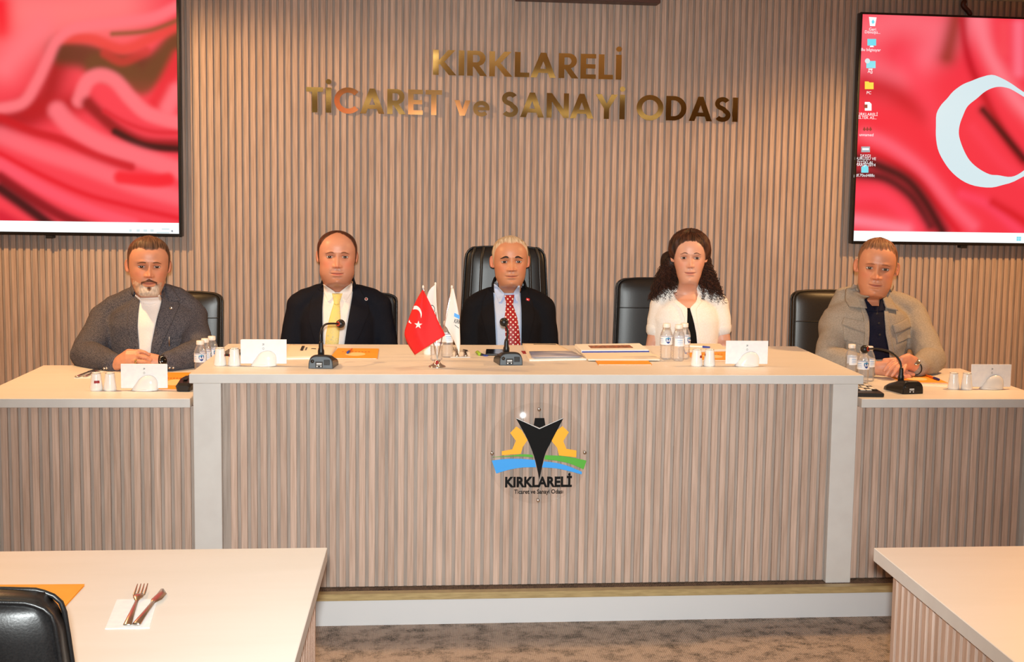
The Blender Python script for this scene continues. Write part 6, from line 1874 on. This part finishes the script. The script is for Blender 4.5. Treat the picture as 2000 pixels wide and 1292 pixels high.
def hand5():
    T_ = lambda px, py, Y: loc(px, py, Y)+Vector((0, 0, .005)); out = []
    # left hand on top, fingers pointing down to the left of the photo
    out.append(tube_vf([wrL, T_(1781, 711, 5.055), T_(1768, 708, 5.035), T_(1757, 711, 5.015)], [.029, .034, .042, .038], 14, [.85, .72, .58, .50], (.45, -.3, 1)))
    for (b, m1, m2, e, r) in (((1757, 703, 5.035), (1743, 708, 5.010), (1734, 717, 5.000), (1727.5, 725.5, 4.998), .0098),
                              ((1760, 707, 5.020), (1746, 716, 4.990), (1737, 725, 4.980), (1731.5, 733.5, 4.980), .0101),
                              ((1764, 712, 5.010), (1753, 721, 4.982), (1747, 729, 4.975), (1742, 735, 4.976), .0097),
                              ((1769, 716, 5.005), (1765, 724, 4.982), (1762, 730, 4.978), (1758.5, 734, 4.980), .0088)):
        out.append(finger([T_(*b), T_(*m1), T_(*m2), T_(*e)], r))
    out.append(finger([T_(1768, 704, 5.055), T_(1748, 704.5, 5.050), T_(1736, 705, 5.045), T_(1727, 705.5, 5.045)], .0120))
    # right hand underneath
    out.append(tube_vf([wrR, T_(1720, 721, 5.045), T_(1736, 722, 5.03), T_(1750, 724, 5.02)], [.030, .033, .037, .034], 14, [.85, .75, .6, .5], (-.2, -.3, 1)))
    for k, (ex, ey) in enumerate(((1757, 737.5), (1769, 738), (1777, 737), (1784, 733))):
        out.append(finger([T_(1748+k*3, 727-k*1.5, 5.02+.012*k), T_(1752+k*5, 732-k, 5.0+.016*k), T_(ex-5, ey-1, 4.99+.018*k), T_(ex, ey, 4.99+.018*k)], .0108))
    return out
skinny = torso_parts(zs, .205, .118, .0, lean=-.03) + [trap(shR, zs), trap(shL, zs), arm_parts(shR, elR, wrR, (.047, .042, .036, .028)), arm_parts(shL, elL, wrL, (.047, .042, .036, .028)), leg_parts(-1, .10), leg_parts(1, .10)]
t, org, RM, hl, G = person('man in a beige-grey jacket over a navy polo, hands folded on the right wing desk', hc, P5, skinny, hand5())
parts = torso_parts(zs, .212, .140, .0, grow=.008, lean=-.03) + [trap(shR, zs, .014), trap(shL, zs, .014), arm_parts(shR, elR, elR.lerp(wrR, .90), (.070, .066, .056, .044)), arm_parts(shL, elL, elL.lerp(wrL, .90), (.070, .066, .056, .044))]
ob, jm = garment('jacket', parts, M['beige'], t, amp=.007, seed=21)
bv = bvh_of([jm, P5['neck']]); q = LX(org, 5.25)
drape('polo_shirt', bv, [q(1690, 598), q(1693, 615), q(1694, 640), q(1692, 672), q(1686, 700)], [q(1732, 598), q(1729, 615), q(1727, 640), q(1730, 672), q(1738, 700)], .004, M['navy_polo'], t, 10, 26, .008, .004)
drape('open_neck', bv, [q(1696, 582), q(1702, 592), q(1711, 607)], [q(1728, 582), q(1723, 592), q(1717, 607)], .005, None, t, 10, 14, .02, off0=-.003)
nk = [c for c in t.children if c.name.startswith('open_neck')][0]
a = nk.data.color_attributes.new('Col', 'FLOAT_COLOR', 'POINT'); a.data.foreach_set('color', list(srgb(*P5['skin']))*len(nk.data.vertices)); nk.data.materials.clear(); nk.data.materials.append(M['skin'])
drape('polo_collar', bv, [q(1686, 580), q(1689, 592), q(1693, 606)], [q(1692, 578), q(1703, 593), q(1713, 608)], .012, M['navy_polo'], t, 6, 14, .010)
drape('polo_collar', bv, [q(1730, 578), q(1724, 592), q(1716, 608)], [q(1736, 580), q(1734, 590), q(1730, 606)], .012, M['navy_polo'], t, 6, 14, .010)
for px, py in ((1712, 612), (1713, 630), (1714, 652)):
    x, z = q(px, py); pin('polo_button', (x, front_y(bv, x, z)-.009, z), .005, M['ink'], t)
# jacket collar, fronts, pockets
drape('jacket_collar', bv, [q(1676, 556), q(1668, 574), q(1663, 590), q(1664, 600)], [q(1682, 560), q(1690, 578), q(1694, 592), q(1694, 602)], .022, M['beige'], t, 7, 12, .014)
drape('jacket_collar', bv, [q(1736, 562), q(1732, 580), q(1731, 596), q(1732, 602)], [q(1742, 557), q(1750, 572), q(1757, 592), q(1757, 608)], .022, M['beige'], t, 7, 12, .014)
drape('jacket_front', bv, [q(1683, 592), q(1686, 620), q(1686, 650), q(1680, 700)], [q(1691, 592), q(1695, 620), q(1694, 650), q(1688, 700)], .009, M['beige'], t, 4, 18, .008)
drape('jacket_front', bv, [q(1730, 592), q(1726, 620), q(1726, 650), q(1736, 700)], [q(1738, 592), q(1734, 620), q(1735, 650), q(1746, 700)], .009, M['beige'], t, 4, 18, .008)
drape('pocket_flap', bv, [q(1652, 620), q(1646, 634)], [q(1692, 628), q(1688, 650)], .006, M['beige'], t, 10, 5, .006)
drape('pocket_flap', bv, [q(1741, 634), q(1746, 651)], [q(1784, 622), q(1787, 641)], .006, M['beige'], t, 10, 5, .006)
drape('pocket', bv, [q(1648, 636), q(1648, 664)], [q(1688, 650), q(1686, 674)], .0025, M['beige'], t, 10, 10, .003)
drape('pocket', bv, [q(1748, 651), q(1751, 670)], [q(1784, 642), q(1784, 662)], .0025, M['beige'], t, 10, 10, .003)
cpts = [loc(px, py, Y) for px, py, Y in ((1682, 570, 5.33), (1678, 560, 5.37), (1682, 553, 5.43), (1698, 550, 5.47), (1722, 550, 5.47), (1736, 553, 5.43), (1741, 560, 5.37), (1737, 570, 5.33))]
collar_band('collar_back', spline(cpts, 20), .020, .012, M['beige'], t)
for w_, d_ in ((wrR, elR), (wrL, elL)):
    put('cuff', tube('cuff', [d_.lerp(w_, .86), d_.lerp(w_, .915)], [.0455, .044], M['beige'], 18), t)
d = (wrL-elL).normalized()
wt = put('wristwatch', lathe('wristwatch', [(.0285, -.015), (.0315, -.014), (.0315, .014), (.0285, .015), (.0285, -.015)], M['black'], 26), t, wrL+d*.006); wt.rotation_euler = d.to_track_quat('Z', 'Y').to_euler()
fp = loc(1790, 708, 5.035)
o_ = put('watch_face', lathe('watch_face', [(0, 0), (.015, 0), (.017, .002), (.017, .007), (.014, .009), (0, .009)], M['chrome'], 26), t, fp); o_.rotation_euler = (PI/2-.75, 0, -.35)
